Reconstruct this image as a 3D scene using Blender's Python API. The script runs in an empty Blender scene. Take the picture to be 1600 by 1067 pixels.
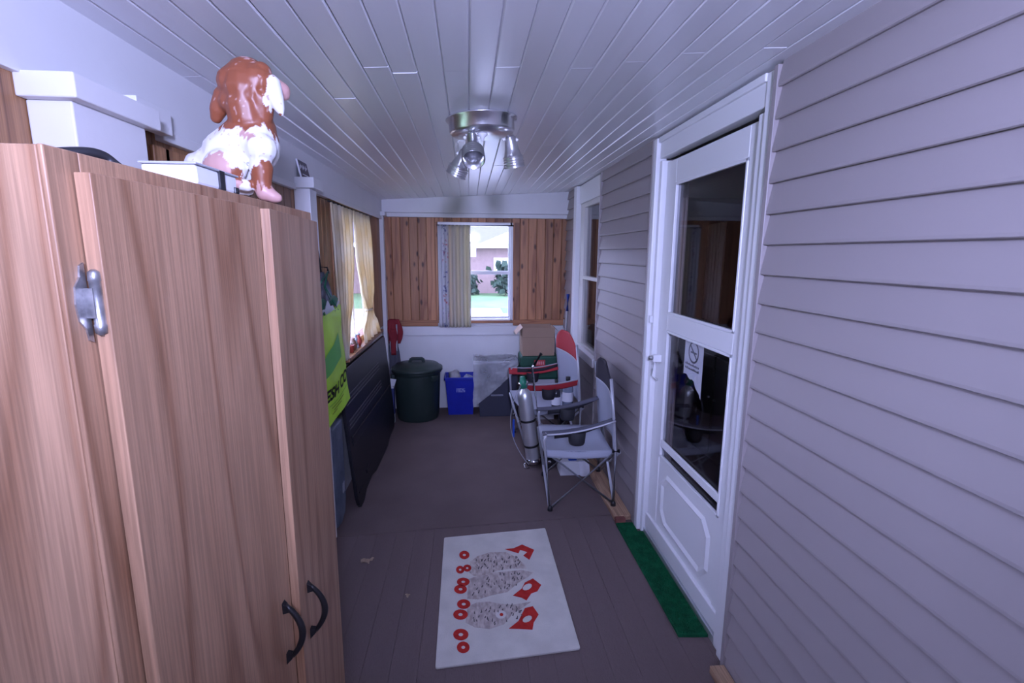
import bpy, bmesh, math, random
from mathutils import Vector, Matrix, noise

# ------------------------------------------------------------------ camera, world, light
S = bpy.context.scene
COL = S.collection
rnd = random.Random(7)
EYE = 1.6
FPX = 770.0

def _u(v):
    return Vector(v).normalized()
_Y = _u((732-800, 396-533.5, FPX))
_V = Vector((774-800, 4900-533.5, FPX))
_V = (_V - _Y*_V.dot(_Y)).normalized()
_X = _V.cross(_Y)
ROT = Matrix((_X, _Y, -_V))            # image direction -> world direction

cam_d = bpy.data.cameras.new('camera')
cam_d.sensor_width = 36.0
cam_d.lens = FPX/1600*36.0
cam_d.clip_start = 0.02
cam_d.clip_end = 300
cam = bpy.data.objects.new('camera', cam_d)
COL.objects.link(cam)
cx, cy, cz = [ROT.col[i].copy() for i in range(3)]
M = Matrix.Identity(4)
for i in range(3):
    M[i][0] = cx[i]; M[i][1] = -cy[i]; M[i][2] = -cz[i]
M.translation = (0, 0, EYE)
cam.matrix_world = M
S.camera = cam

S.view_settings.view_transform = 'Standard'
S.view_settings.look = 'None'
S.view_settings.gamma = 1.0
S.view_settings.use_curve_mapping = False
S.view_settings.exposure = 0.62

W = bpy.data.worlds.new('overcast_sky')
S.world = W
W.use_nodes = True
bg = W.node_tree.nodes['Background']
bg.inputs[0].default_value = (0.52, 0.56, 1.0, 1)
bg.inputs[1].default_value = 8.5

def lamp(name, kind, loc, target, energy, color, **kw):
    d = bpy.data.lights.new(name, kind)
    d.energy = energy
    d.color = color
    for k, v in kw.items():
        setattr(d, k, v)
    o = bpy.data.objects.new(name, d)
    COL.objects.link(o)
    o.location = loc
    o.rotation_euler = (Vector(target)-Vector(loc)).to_track_quat('-Z', 'Y').to_euler()
    return o

# the photographer's flash, held up behind the lens
lamp('camera_flash', 'SPOT', (0.12, -0.60, 1.93), (0.05, 4.0, 2.60), 225, (0.50, 0.545, 1.0),
     spot_size=math.radians(112), spot_blend=1.0, shadow_soft_size=0.10)

# ------------------------------------------------------------------ pixel -> point helpers (1600 x 1067 frame)
def ray(px, py):
    return ROT @ Vector((px-800, py-533.5, FPX))
def onx(px, py, x):
    r = ray(px, py); return r*(x/r.x) + Vector((0, 0, EYE))
def ony(px, py, y):
    r = ray(px, py); return r*(y/r.y) + Vector((0, 0, EYE))
def onz(px, py, z):
    r = ray(px, py); return r*((z-EYE)/r.z) + Vector((0, 0, EYE))

# ------------------------------------------------------------------ materials
MATS = {}
def nodes_of(name):
    m = bpy.data.materials.new(name); m.use_nodes = True
    nt = m.node_tree
    return m, nt, nt.nodes['Principled BSDF']

def mat(name, col, rough=0.6, metal=0.0, var=0.0, vscale=8.0, bump=0.0, bscale=60.0, spec=0.5, stretch=(1, 1, 1), rand=0.0, col2=None, trans=0.0):
    """plain material: optional mottling towards col2, fine bump, per-object value change"""
    if name in MATS:
        return MATS[name]
    m, nt, b = nodes_of(name)
    N, L = nt.nodes, nt.links
    b.inputs['Roughness'].default_value = rough
    b.inputs['Metallic'].default_value = metal
    b.inputs['Specular IOR Level'].default_value = spec
    tc = N.new('ShaderNodeTexCoord')
    mp = N.new('ShaderNodeMapping'); mp.inputs['Scale'].default_value = stretch
    L.new(tc.outputs['Object'], mp.inputs[0])
    src = None
    if var > 0 or col2:
        n = N.new('ShaderNodeTexNoise'); n.inputs['Scale'].default_value = vscale; n.inputs['Detail'].default_value = 5
        L.new(mp.outputs[0], n.inputs['Vector'])
        r = N.new('ShaderNodeValToRGB')
        c2 = col2 if col2 else [c*(1-var) for c in col]
        r.color_ramp.elements[0].position = 0.35; r.color_ramp.elements[0].color = (*c2[:3], 1)
        r.color_ramp.elements[1].position = 0.65; r.color_ramp.elements[1].color = (*col[:3], 1)
        L.new(n.outputs['Fac'], r.inputs[0])
        src = r.outputs[0]
    if rand > 0:
        oi = N.new('ShaderNodeObjectInfo')
        mr = N.new('ShaderNodeMapRange'); mr.inputs[3].default_value = 1-rand; mr.inputs[4].default_value = 1+rand
        L.new(oi.outputs['Random'], mr.inputs[0])
        hs = N.new('ShaderNodeHueSaturation')
        if src: L.new(src, hs.inputs['Color'])
        else: hs.inputs['Color'].default_value = (*col[:3], 1)
        L.new(mr.outputs[0], hs.inputs['Value'])
        src = hs.outputs[0]
    if src: L.new(src, b.inputs['Base Color'])
    else: b.inputs['Base Color'].default_value = (*col[:3], 1)
    if bump > 0:
        n2 = N.new('ShaderNodeTexNoise'); n2.inputs['Scale'].default_value = bscale; n2.inputs['Detail'].default_value = 4
        L.new(mp.outputs[0], n2.inputs['Vector'])
        bp = N.new('ShaderNodeBump'); bp.inputs['Strength'].default_value = bump; bp.inputs['Distance'].default_value = 0.01
        L.new(n2.outputs['Fac'], bp.inputs['Height'])
        L.new(bp.outputs[0], b.inputs['Normal'])
    if trans > 0:
        t = N.new('ShaderNodeBsdfTranslucent')
        if src: L.new(src, t.inputs[0])
        else: t.inputs[0].default_value = (*col[:3], 1)
        mx = N.new('ShaderNodeMixShader'); mx.inputs[0].default_value = trans
        out = [x for x in N if x.type == 'OUTPUT_MATERIAL'][0]
        L.new(b.outputs[0], mx.inputs[1]); L.new(t.outputs[0], mx.inputs[2]); L.new(mx.outputs[0], out.inputs[0])
    MATS[name] = m
    return m

def wood(name, light, mid, dark, axis='Z', ring=7.0, freq=16.0, fibre=0.35, knots=False, rough=0.5, rand=0.0):
    """grain running along axis; cathedral figure from a stretched noise, fine pores, optional knots"""
    m, nt, b = nodes_of(name)
    N, L = nt.nodes, nt.links
    b.inputs['Roughness'].default_value = rough
    tc = N.new('ShaderNodeTexCoord')
    oi = N.new('ShaderNodeObjectInfo')
    comb = N.new('ShaderNodeVectorMath'); comb.operation = 'SCALE'
    comb.inputs[0].default_value = (13.1, 7.7, 5.3)
    L.new(oi.outputs['Random'], comb.inputs['Scale'])
    add = N.new('ShaderNodeVectorMath'); add.operation = 'ADD'
    L.new(tc.outputs['Object'], add.inputs[0]); L.new(comb.outputs[0], add.inputs[1])
    def mapped(s_across, s_along):
        mp = N.new('ShaderNodeMapping')
        sc = {'X': (s_along, s_across, s_across), 'Y': (s_across, s_along, s_across), 'Z': (s_across, s_across, s_along)}[axis]
        mp.inputs['Scale'].default_value = sc
        L.new(add.outputs[0], mp.inputs[0]); return mp.outputs[0]
    n = N.new('ShaderNodeTexNoise'); n.inputs['Scale'].default_value = 1.0; n.inputs['Detail'].default_value = 2.5; n.inputs['Roughness'].default_value = 0.45
    L.new(mapped(ring, ring*0.10), n.inputs['Vector'])
    mul = N.new('ShaderNodeMath'); mul.operation = 'MULTIPLY'; mul.inputs[1].default_value = freq
    L.new(n.outputs['Fac'], mul.inputs[0])
    fr = N.new('ShaderNodeMath'); fr.operation = 'FRACT'; L.new(mul.outputs[0], fr.inputs[0])
    r = N.new('ShaderNodeValToRGB')
    e = r.color_ramp.elements
    e[0].position = 0.0; e[0].color = (*mid, 1)
    e[1].position = 1.0; e[1].color = (*mid, 1)
    for p, c in ((0.30, light), (0.62, light), (0.86, dark)):
        x = e.new(p); x.color = (*c, 1)
    L.new(fr.outputs[0], r.inputs[0])
    f = N.new('ShaderNodeTexNoise'); f.inputs['Scale'].default_value = 1.0; f.inputs['Detail'].default_value = 3
    L.new(mapped(230, 5), f.inputs['Vector'])
    fm = N.new('ShaderNodeMapRange'); fm.inputs[1].default_value = 0.38; fm.inputs[2].default_value = 0.62
    fm.inputs[3].default_value = 1-fibre; fm.inputs[4].default_value = 1+fibre*0.25
    L.new(f.outputs['Fac'], fm.inputs[0])
    mx = N.new('ShaderNodeMix'); mx.data_type = 'RGBA'; mx.blend_type = 'MULTIPLY'; mx.inputs[0].default_value = 1.0
    L.new(r.outputs[0], mx.inputs[6])
    cc = N.new('ShaderNodeCombineColor')
    for i in range(3): L.new(fm.outputs[0], cc.inputs[i])
    L.new(cc.outputs[0], mx.inputs[7])
    src = mx.outputs[2]
    if knots:
        v = N.new('ShaderNodeTexVoronoi'); v.inputs['Scale'].default_value = 1.0
        L.new(mapped(13.0, 5.5), v.inputs['Vector'])
        kr = N.new('ShaderNodeMapRange'); kr.inputs[1].default_value = 0.09; kr.inputs[2].default_value = 0.20
        kr.inputs[3].default_value = 1.0; kr.inputs[4].default_value = 0.0
        L.new(v.outputs['Distance'], kr.inputs[0])
        mk = N.new('ShaderNodeMix'); mk.data_type = 'RGBA'
        L.new(kr.outputs[0], mk.inputs[0]); L.new(src, mk.inputs[6]); mk.inputs[7].default_value = (dark[0]*0.28, dark[1]*0.25, dark[2]*0.25, 1)
        src = mk.outputs[2]
    if rand > 0:
        mr = N.new('ShaderNodeMapRange'); mr.inputs[3].default_value = 1-rand; mr.inputs[4].default_value = 1+rand
        L.new(oi.outputs['Random'], mr.inputs[0])
        hs = N.new('ShaderNodeHueSaturation'); L.new(src, hs.inputs['Color']); L.new(mr.outputs[0], hs.inputs['Value'])
        src = hs.outputs[0]
    L.new(src, b.inputs['Base Color'])
    bp = N.new('ShaderNodeBump'); bp.inputs['Strength'].default_value = 0.12; bp.inputs['Distance'].default_value = 0.004
    L.new(f.outputs['Fac'], bp.inputs['Height']); L.new(bp.outputs[0], b.inputs['Normal'])
    MATS[name] = m
    return m

def glass(name, tint=(0.93, 0.95, 0.96), refl=1.0):
    m, nt, b = nodes_of(name)
    N, L = nt.nodes, nt.links
    N.remove(b)
    t = N.new('ShaderNodeBsdfTransparent'); t.inputs[0].default_value = (*tint, 1)
    g = N.new('ShaderNodeBsdfGlossy'); g.inputs['Roughness'].default_value = 0.02
    lw = N.new('ShaderNodeLayerWeight'); lw.inputs[0].default_value = 0.5      # Schlick from the facing angle
    pw = N.new('ShaderNodeMath'); pw.operation = 'POWER'; pw.inputs[1].default_value = 5.0
    L.new(lw.outputs['Facing'], pw.inputs[0])
    mu = N.new('ShaderNodeMath'); mu.operation = 'MULTIPLY_ADD'; mu.inputs[1].default_value = 0.95*refl; mu.inputs[2].default_value = 0.04*refl
    L.new(pw.outputs[0], mu.inputs[0])
    mx = N.new('ShaderNodeMixShader')
    L.new(mu.outputs[0], mx.inputs[0]); L.new(t.outputs[0], mx.inputs[1]); L.new(g.outputs[0], mx.inputs[2])
    out = [x for x in N if x.type == 'OUTPUT_MATERIAL'][0]
    L.new(mx.outputs[0], out.inputs[0])
    MATS[name] = m
    return m

def film(name, opacity=0.35):
    """cloudy thin plastic sheet"""
    m, nt, b = nodes_of(name)
    N, L = nt.nodes, nt.links
    b.inputs['Base Color'].default_value = (0.8, 0.82, 0.86, 1); b.inputs['Roughness'].default_value = 0.22
    t = N.new('ShaderNodeBsdfTransparent'); t.inputs[0].default_value = (0.95, 0.96, 0.98, 1)
    mx = N.new('ShaderNodeMixShader')
    tc = N.new('ShaderNodeTexCoord'); n = N.new('ShaderNodeTexNoise'); n.inputs['Scale'].default_value = 7; n.inputs['Detail'].default_value = 3
    L.new(tc.outputs['Object'], n.inputs['Vector'])
    mr = N.new('ShaderNodeMapRange'); mr.inputs[1].default_value = 0.35; mr.inputs[2].default_value = 0.7
    mr.inputs[3].default_value = opacity*0.75; mr.inputs[4].default_value = min(1, opacity*1.3)
    L.new(n.outputs['Fac'], mr.inputs[0]); L.new(mr.outputs[0], mx.inputs[0])
    L.new(t.outputs[0], mx.inputs[1]); L.new(b.outputs[0], mx.inputs[2])
    out = [x for x in N if x.type == 'OUTPUT_MATERIAL'][0]
    L.new(mx.outputs[0], out.inputs[0])
    MATS[name] = m
    return m

WHITE = mat('white_paint', (0.78, 0.78, 0.79), 0.45, var=0.05, vscale=4, bump=0.06, bscale=40)
CEILW = mat('ceiling_paint', (0.84, 0.84, 0.87), 0.30, var=0.05, vscale=3, bump=0.10, bscale=30, stretch=(1, 0.25, 1), rand=0.03)
VINYL = mat('white_vinyl', (0.82, 0.82, 0.83), 0.3)
SIDING = mat('mauve_grey_vinyl_siding', (0.345, 0.305, 0.305), 0.42, var=0.04, vscale=2, bump=0.03, bscale=25, rand=0.015)
OAK = wood('oak_laminate', (0.435, 0.250, 0.148), (0.395, 0.220, 0.128), (0.285, 0.140, 0.075), 'Z', ring=3.4, freq=10.0, fibre=0.24, rough=0.42)
PINE = wood('knotty_pine', (0.48, 0.225, 0.105), (0.42, 0.185, 0.085), (0.29, 0.115, 0.055), 'Z', ring=6.0, freq=6.0, fibre=0.18, knots=True, rough=0.5, rand=0.24)
PINEX = wood('pine_rail', (0.44, 0.19, 0.085), (0.40, 0.165, 0.07), (0.29, 0.11, 0.05), 'X', ring=6.0, freq=7.0, fibre=0.18, rough=0.45, rand=0.1)
PANELW = wood('brown_wall_paneling', (0.40, 0.20, 0.09), (0.34, 0.16, 0.07), (0.22, 0.10, 0.045), 'Z', ring=9.0, freq=6.0, fibre=0.25, rough=0.45, rand=0.12)
RAWWOOD = wood('bare_lumber', (0.50, 0.32, 0.20), (0.44, 0.27, 0.17), (0.32, 0.18, 0.11), 'Y', ring=8.0, freq=7.0, fibre=0.3, rough=0.75, rand=0.1)
CARPET = mat('brown_grey_carpet', (0.185, 0.140, 0.138), 0.95, var=0.12, vscale=3, bump=0.5, bscale=260, spec=0.1)
GLASS = glass('clear_glass')
DGLASS = glass('door_glass', (0.96, 0.96, 0.97), 0.85)
BLACK = mat('black_plastic', (0.018, 0.018, 0.022), 0.45)
DARKMET = mat('dark_bronze_metal', (0.03, 0.028, 0.03), 0.38, metal=0.6)
PEWTER = mat('antique_pewter', (0.55, 0.54, 0.55), 0.34, metal=0.85, var=0.5, vscale=60)
NICKEL = mat('brushed_nickel', (0.80, 0.80, 0.82), 0.28, metal=1.0, bump=0.03, bscale=200)
STEEL = mat('grey_painted_steel', (0.48, 0.49, 0.54), 0.35, metal=0.35)
ALU = mat('brushed_aluminium', (0.78, 0.80, 0.82), 0.36, metal=0.85, bump=0.03, bscale=120)
CHROME = mat('chrome_tube', (0.7, 0.7, 0.72), 0.18, metal=1.0)

# ------------------------------------------------------------------ mesh builder
def basis(d, up=Vector((0, 0, 1))):
    d = d.normalized()
    if abs(d.dot(up)) > 0.97:
        up = Vector((1, 0, 0))
    a = d.cross(up).normalized()
    return a, a.cross(d).normalized()

class MB:
    def __init__(s):
        s.v = []; s.f = []; s.sm = []
    def add(s, vs, fs, smooth=False):
        o = len(s.v)
        s.v += [Vector(v) for v in vs]
        s.f += [tuple(i+o for i in f) for f in fs]
        s.sm += [smooth]*len(fs)
        return s
    def box(s, x0, x1, y0, y1, z0, z1, m=None):
        vs = [Vector((x, y, z)) for x in (x0, x1) for y in (y0, y1) for z in (z0, z1)]
        if m is not None: vs = [m @ v for v in vs]
        return s.add(vs, [(0, 1, 3, 2), (4, 6, 7, 5), (0, 4, 5, 1), (2, 3, 7, 6), (0, 2, 6, 4), (1, 5, 7, 3)])
    def frustum(s, c0, s0, c1, s1, open_top=False, inset=0.0):
        """tapered box between two rectangles; open_top makes a tub with wall thickness inset"""
        def rect(c, h): return [Vector((c[0]+a*h[0], c[1]+b*h[1], c[2])) for a, b in ((-1, -1), (1, -1), (1, 1), (-1, 1))]
        a, b = rect(c0, s0), rect(c1, s1)
        fs = [(0, 3, 2, 1)] + [(i, (i+1) % 4, 4+(i+1) % 4, 4+i) for i in range(4)]
        if not open_top:
            return s.add(a+b, fs+[(4, 5, 6, 7)])
        ci = rect(c1, (s1[0]-inset, s1[1]-inset)); fl = rect((c0[0], c0[1], c0[2]+inset), (s0[0]-inset, s0[1]-inset))
        fs += [(4+i, 4+(i+1) % 4, 8+(i+1) % 4, 8+i) for i in range(4)]
        fs += [(8+i, 8+(i+1) % 4, 12+(i+1) % 4, 12+i) for i in range(4)] + [(12, 13, 14, 15)]
        return s.add(a+b+ci+fl, fs)
    def tube(s, pts, r, n=8, caps=True, smooth=True):
        pts = [Vector(p) for p in pts]
        k = len(pts)
        rs = r if isinstance(r, (list, tuple)) else [r]*k
        vs, fs = [], []
        pa = None
        for i, p in enumerate(pts):
            d = (pts[min(i+1, k-1)]-pts[max(i-1, 0)])
            if pa is None:
                a, b = basis(d)
            else:
                dn = d.normalized(); a = (pa-dn*pa.dot(dn)).normalized(); b = a.cross(dn)*-1
                b = dn.cross(a)
            pa = a
            for j in range(n):
                t = 2*math.pi*j/n
                vs.append(p + (a*math.cos(t)+b*math.sin(t))*rs[i])
        for i in range(k-1):
            for j in range(n):
                fs.append((i*n+j, i*n+(j+1) % n, (i+1)*n+(j+1) % n, (i+1)*n+j))
        s.add(vs, fs, smooth)
        if caps:
            o = len(s.v)-len(vs)
            s.f.append(tuple(o+j for j in range(n))[::-1]); s.sm.append(False)
            s.f.append(tuple(o+(k-1)*n+j for j in range(n))); s.sm.append(False)
        return s
    def lathe(s, prof, n=28, m=None, smooth=True):
        vs, fs = [], []
        for r, z in prof:
            for j in range(n):
                t = 2*math.pi*j/n
                v = Vector((r*math.cos(t), r*math.sin(t), z))
                vs.append(m @ v if m is not None else v)
        for i in range(len(prof)-1):
            for j in range(n):
                fs.append((i*n+j, i*n+(j+1) % n, (i+1)*n+(j+1) % n, (i+1)*n+j))
        return s.add(vs, fs, smooth)
    def grid(s, fn, nu, nv, smooth=True, thick=0.0):
        vs = [Vector(fn(i/nu, j/nv)) for j in range(nv+1) for i in range(nu+1)]
        fs = [(j*(nu+1)+i, j*(nu+1)+i+1, (j+1)*(nu+1)+i+1, (j+1)*(nu+1)+i) for j in range(nv) for i in range(nu)]
        return s.add(vs, fs, smooth)
    def prism(s, poly, d, smooth=False):
        """poly: 3D points in order; d: extrusion vector"""
        k = len(poly); d = Vector(d)
        vs = [Vector(p) for p in poly]+[Vector(p)+d for p in poly]
        fs = [tuple(range(k))[::-1], tuple(range(k, 2*k))]+[(i, (i+1) % k, k+(i+1) % k, k+i) for i in range(k)]
        return s.add(vs, fs, smooth)
    def ball(s, c, r, n=12, m=None):
        rx, ry, rz = (r if isinstance(r, (tuple, list)) else (r, r, r))
        c = Vector(c)
        vs, fs = [], []
        h = n//2
        for i in range(h+1):
            ph = math.pi*i/h
            rr = max(math.sin(ph), 1e-4)
            for j in range(n):
                t = 2*math.pi*j/n
                v = Vector((rx*rr*math.cos(t), ry*rr*math.sin(t), -rz*math.cos(ph)))
                if m is not None: v = m @ v
                vs.append(c+v)
        for i in range(h):
            for j in range(n):
                fs.append((i*n+j, i*n+(j+1) % n, (i+1)*n+(j+1) % n, (i+1)*n+j))
        return s.add(vs, fs, True)
    def mesh(s, name, material):
        me = bpy.data.meshes.new(name)
        me.from_pydata([tuple(v) for v in s.v], [], s.f)
        me.polygons.foreach_set('use_smooth', s.sm)
        bm = bmesh.new(); bm.from_mesh(me)
        bmesh.ops.recalc_face_normals(bm, faces=bm.faces)
        bm.to_mesh(me); bm.free()
        if material: me.materials.append(material)
        return me
    def build(s, name, material, parent=None, bevel=0.0, solid=0.0, sub=0, origin=None):
        """link as one mesh object; origin (world point) becomes the object's own origin"""
        if origin is not None:
            o3 = Vector(origin)
            s.v = [v-o3 for v in s.v]
        o = bpy.data.objects.new(name, s.mesh(name, material))
        COL.objects.link(o)
        if origin is not None: o.location = origin
        if parent is not None: o.parent = parent
        if solid:
            md = o.modifiers.new('thickness', 'SOLIDIFY'); md.thickness = solid; md.offset = 0
        if bevel:
            md = o.modifiers.new('bevel', 'BEVEL'); md.width = bevel; md.segments = 2; md.limit_method = 'ANGLE'; md.angle_limit = math.radians(40)
        if sub:
            md = o.modifiers.new('sub', 'SUBSURF'); md.levels = sub; md.render_levels = sub
        return o

def obj(name, me, parent=None, loc=(0, 0, 0), scale=(1, 1, 1)):
    o = bpy.data.objects.new(name, me); COL.objects.link(o)
    o.location = loc; o.scale = scale
    if parent is not None: o.parent = parent
    return o

def tag(o, label, cat, group=None):
    o['label'] = label; o['category'] = cat
    if group: o['group'] = group
    return o
def struct(o, label=None, cat=None):
    o['kind'] = 'structure'
    if label: o['label'] = label
    if cat: o['category'] = cat
    return o
def thing(name, label, cat, loc=(0, 0, 0), rz=0.0, group=None):
    o = bpy.data.objects.new(name, None); COL.objects.link(o)
    o.empty_display_size = 0.05
    o.location = loc; o.rotation_euler = (0, 0, rz)
    return tag(o, label, cat, group)
def root(name, label, cat, loc=(0, 0, 0)):
    o = bpy.data.objects.new(name, None); COL.objects.link(o)
    o.empty_display_size = 0.05; o.location = loc
    return struct(o, label, cat)

def text_mesh(name, body, size, material, extrude=0.0006, shear=0.0, bold=0.0):
    cu = bpy.data.curves.new(name, 'FONT'); cu.body = body; cu.size = size; cu.extrude = extrude; cu.shear = shear; cu.offset = bold
    cu.align_x = 'LEFT'
    t = bpy.data.objects.new(name, cu); COL.objects.link(t)
    dg = bpy.context.evaluated_depsgraph_get()
    me = bpy.data.meshes.new_from_object(t.evaluated_get(dg))
    bpy.data.objects.remove(t); bpy.data.curves.remove(cu)
    me.materials.clear(); me.materials.append(material)
    return me

# ------------------------------------------------------------------ the porch
XL, XR, YB, YR = -0.84, 0.975, 5.02, -1.5       # left wall face, siding face, back wall face, end behind the camera
CZ, CSL = 2.146, 0.055                           # ceiling height at x = 0 and its rise towards the house
def ceil_z(x): return CZ + CSL*x

# ---- floor: boards near the camera, carpet beyond the seam
fl = MB().box(-0.95, 1.10, YR, YB+0.08, -0.10, -0.006).build('floor', CARPET)
struct(fl, 'brown grey carpeted porch floor', 'floor')
fb_w = 0.108
k = int((XR+0.15-XL)/fb_w)+1
fbm = MB().prism([(0.0005, 0, -0.008), (0.0005, 0, -0.0008), (0.0014, 0, 0), (fb_w-0.0014, 0, 0), (fb_w-0.0005, 0, -0.0008), (fb_w-0.0005, 0, -0.008)], (0, 1, 0)).mesh('floor_board', CARPET)
for i in range(k):
    x0 = XL-0.02+i*fb_w
    yend = 2.655 + (x0+0.75)*0.073
    if x0 > 1.03: continue
    obj('floor_board', fbm, fl, (x0, YR, 0), (1, yend-YR, 1))
cp = MB().prism([(XL-0.02, 2.65, -0.006), (1.03, 2.785, -0.006), (1.03, YB, -0.006), (XL-0.02, YB, -0.006)], (0, 0, 0.0095)).build('carpet_sheet', CARPET, fl)

# ---- ceiling: painted tongue and groove boards, each with its own length
ce = MB().box(-1.0, 2.0, YR, YB+0.1, 0.012, 0.06).build('ceiling', WHITE)
ce.location = (0, 0, CZ); ce.rotation_euler = (0, -math.atan(CSL), 0)
struct(ce, 'white painted sloping board ceiling', 'ceiling')
bw = 0.0775
cbm = MB().prism([(0.0004, 0, 0.0118), (0.0004, 0, 0.0045), (0.0042, 0, 0), (bw-0.0042, 0, 0), (bw-0.0004, 0, 0.0045), (bw-0.0004, 0, 0.0118)], (0, 1, 0)).mesh('ceiling_board', CEILW)
joints = {0.126: [1.60], -0.196: [1.63], -0.426: [1.86], -0.306: [2.79], 0.74: [1.67], 0.834: [2.66], 0.875: [1.49], 0.677: [1.52]}
x0 = 0.007-bw*11
i = 0
while x0 < XR+0.15:
    js = []
    for jx, jy in joints.items():
        if x0 <= jx < x0+bw: js += jy
    if not js:
        js = [[1.62], [2.72, 0.6], [1.58, 3.9], [3.3], [0.5, 2.9]][i % 5]
    edges = [YR] + sorted(js) + [YB+0.02]
    for a, b in zip(edges[:-1], edges[1:]):
        o = obj('ceiling_board', cbm, ce, (x0, a+0.0008, rnd.uniform(-0.0012, 0.0008)), (1, b-a-0.0016, 1))
    x0 += bw; i += 1

# ---- back wall
WX0, WX1, WZ0, WZ1 = -0.27, 0.440, 0.925, 1.890
wb = MB()
for (a, b, c, d) in ((XL-0.1, WX0, 0, 2.25), (WX1, 1.10, 0, 2.25), (WX0, WX1, 0, WZ0), (WX0, WX1, WZ1, 2.25)):
    wb.box(a, b, YB+0.012, YB+0.09, c, d)
wb = wb.build('wall_back', WHITE)
struct(wb, 'back wall, white below and knotty pine boards above', 'wall')
pw = 0.0845
def plank_mesh(name, w, h, material):
    return MB().prism([(0.0004, 0, 0), (0.0004, -0.006, 0), (0.005, -0.013, 0), (w-0.005, -0.013, 0), (w-0.0004, -0.006, 0), (w-0.0004, 0, 0)], (0, 0, h)).mesh(name, material)
pm_full = plank_mesh('pine_plank', pw, 1.965-0.93, PINE)
pm_top = plank_mesh('pine_plank', pw, 1.965-1.905, PINE)
x = XL+0.005
while x < XR+0.02:
    xe = x+pw
    if xe < -0.30 or x > 0.44:
        obj('pine_plank', pm_full, wb, (x, YB+0.013, 0.93))
    else:
        obj('pine_plank', pm_top, wb, (x, YB+0.013, 1.905))
        if x < -0.30: obj('pine_plank', plank_mesh('pine_plank', -0.30-x, 0.975, PINE), wb, (x, YB+0.013, 0.93))
        if xe > 0.452: 
            obj('pine_plank', plank_mesh('pine_plank', xe-0.452, 0.975, PINE), wb, (0.452, YB+0.013, 0.93))
    x += pw
for a, b in ((XL+0.045, -0.315), (0.450, XR)):
    MB().box(a, b, YB-0.012, YB+0.012, 0.872, 0.93).build('pine_rail', PINEX, wb, bevel=0.003)
for xx in (-0.318, 0.447):
    MB().box(xx-0.008, xx+0.012, YB-0.010, YB+0.012, 0.90, 1.905).build('pine_casing', PINE, wb, bevel=0.002)
MB().box(XL, XR+0.02, YB-0.010, YB+0.012, 0.775, 0.868).build('wainscot_cap', WHITE, wb, bevel=0.003)
hb = MB().box(XL, XR+0.02, YB-0.075, YB+0.012, 1.985, 2.215).build('trim_1', WHITE, bevel=0.003)
struct(hb, 'white header beam across the back wall', 'beam')
MB().box(XL, XR+0.01, YB-0.045, YB+0.011, 1.945, 1.985).build('moulding', WHITE, hb, bevel=0.004)

# back window: aluminium slider
w1 = root('window_1', 'white framed sliding window in the pine back wall', 'window', (0.08, YB+0.03, WZ0))
def wbox(p, name, a, b, c, d, e, f, m=VINYL, bev=0.0025):
    r = p.location
    return MB().box(a-r.x, b-r.x, c-r.y, d-r.y, e-r.z, f-r.z).build(name, m, p, bevel=bev)
wf = MB()
y0, y1 = YB-0.012, YB+0.07
for (a, b, c, d) in ((WX0-0.03, WX0+0.012, WZ0-0.02, WZ1+0.012), (WX1-0.022, WX1+0.006, WZ0-0.02, WZ1+0.012), (WX0, WX1, WZ1-0.022, WZ1+0.012), (WX0, WX1, WZ0-0.02, WZ0+0.012)):
    wf.box(a-0.08, b-0.08, y0-YB-0.03, y1-YB-0.03, c-WZ0, d-WZ0)
wf.build('window_frame', VINYL, w1, bevel=0.002)
wbox(w1, 'meeting_rail', WX0+0.01, WX1-0.02, YB+0.02, YB+0.045, 1.392, 1.428)
wbox(w1, 'lower_rail', WX0+0.01, WX1-0.02, YB+0.018, YB+0.04, 0.94, 0.965)
wbox(w1, 'side_track', WX1-0.040, WX1-0.022, YB+0.012, YB+0.04, 0.94, 1.868, MATS['white_vinyl'])
wbox(w1, 'glass_pane', WX0+0.01, WX1-0.02, YB+0.030, YB+0.033, 0.94, 1.40, GLASS, 0)
wbox(w1, 'glass_pane', WX0+0.01, WX1-0.02, YB+0.046, YB+0.049, 1.41, 1.87, GLASS, 0)
wbox(w1, 'sill', WX0-0.02, WX1+0.012, YB-0.022, YB+0.02, 0.900, 0.925, PINEX)

# ---- left wall: posts, header, panelling, two windows
LW = [(1.50, 1.92, 0.95, 1.84), (3.22, 4.40, 0.95, 1.86)]
wl = MB()
def wall_with_holes(mb, xa, xb, ya, yb, za, zb, holes):
    y = ya
    for (h0, h1, z0, z1) in holes:
        mb.box(xa, xb, y, h0, za, zb); mb.box(xa, xb, h0, h1, za, z0); mb.box(xa, xb, h0, h1, z1, zb); y = h1
    mb.box(xa, xb, y, yb, za, zb)
    return mb
wall_with_holes(wl, XL-0.09, XL-0.008, YR, YB+0.09, 0, 2.20, [(-1.15, -0.15, 1.00, 1.84)]+LW)
wl = wl.build('wall_left', WHITE)
struct(wl, 'left porch wall with brown panelling, windows and white posts', 'wall')
ppm = {}
def side_plank(y, w, z0, z1):
    key = (round(w, 4), round(z1-z0, 4))
    if key not in ppm:
        h = z1-z0
        ppm[key] = MB().prism([(0, 0.0006, 0), (0.008, 0.0006, 0), (0.011, 0.003, 0), (0.011, w-0.003, 0), (0.008, w-0.0006, 0), (0, w-0.0006, 0)], (0, 0, h)).mesh('wall_plank', PANELW)
    obj('wall_plank', ppm[key], wl, (XL-0.009, y, z0))
y = 0.42
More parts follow.
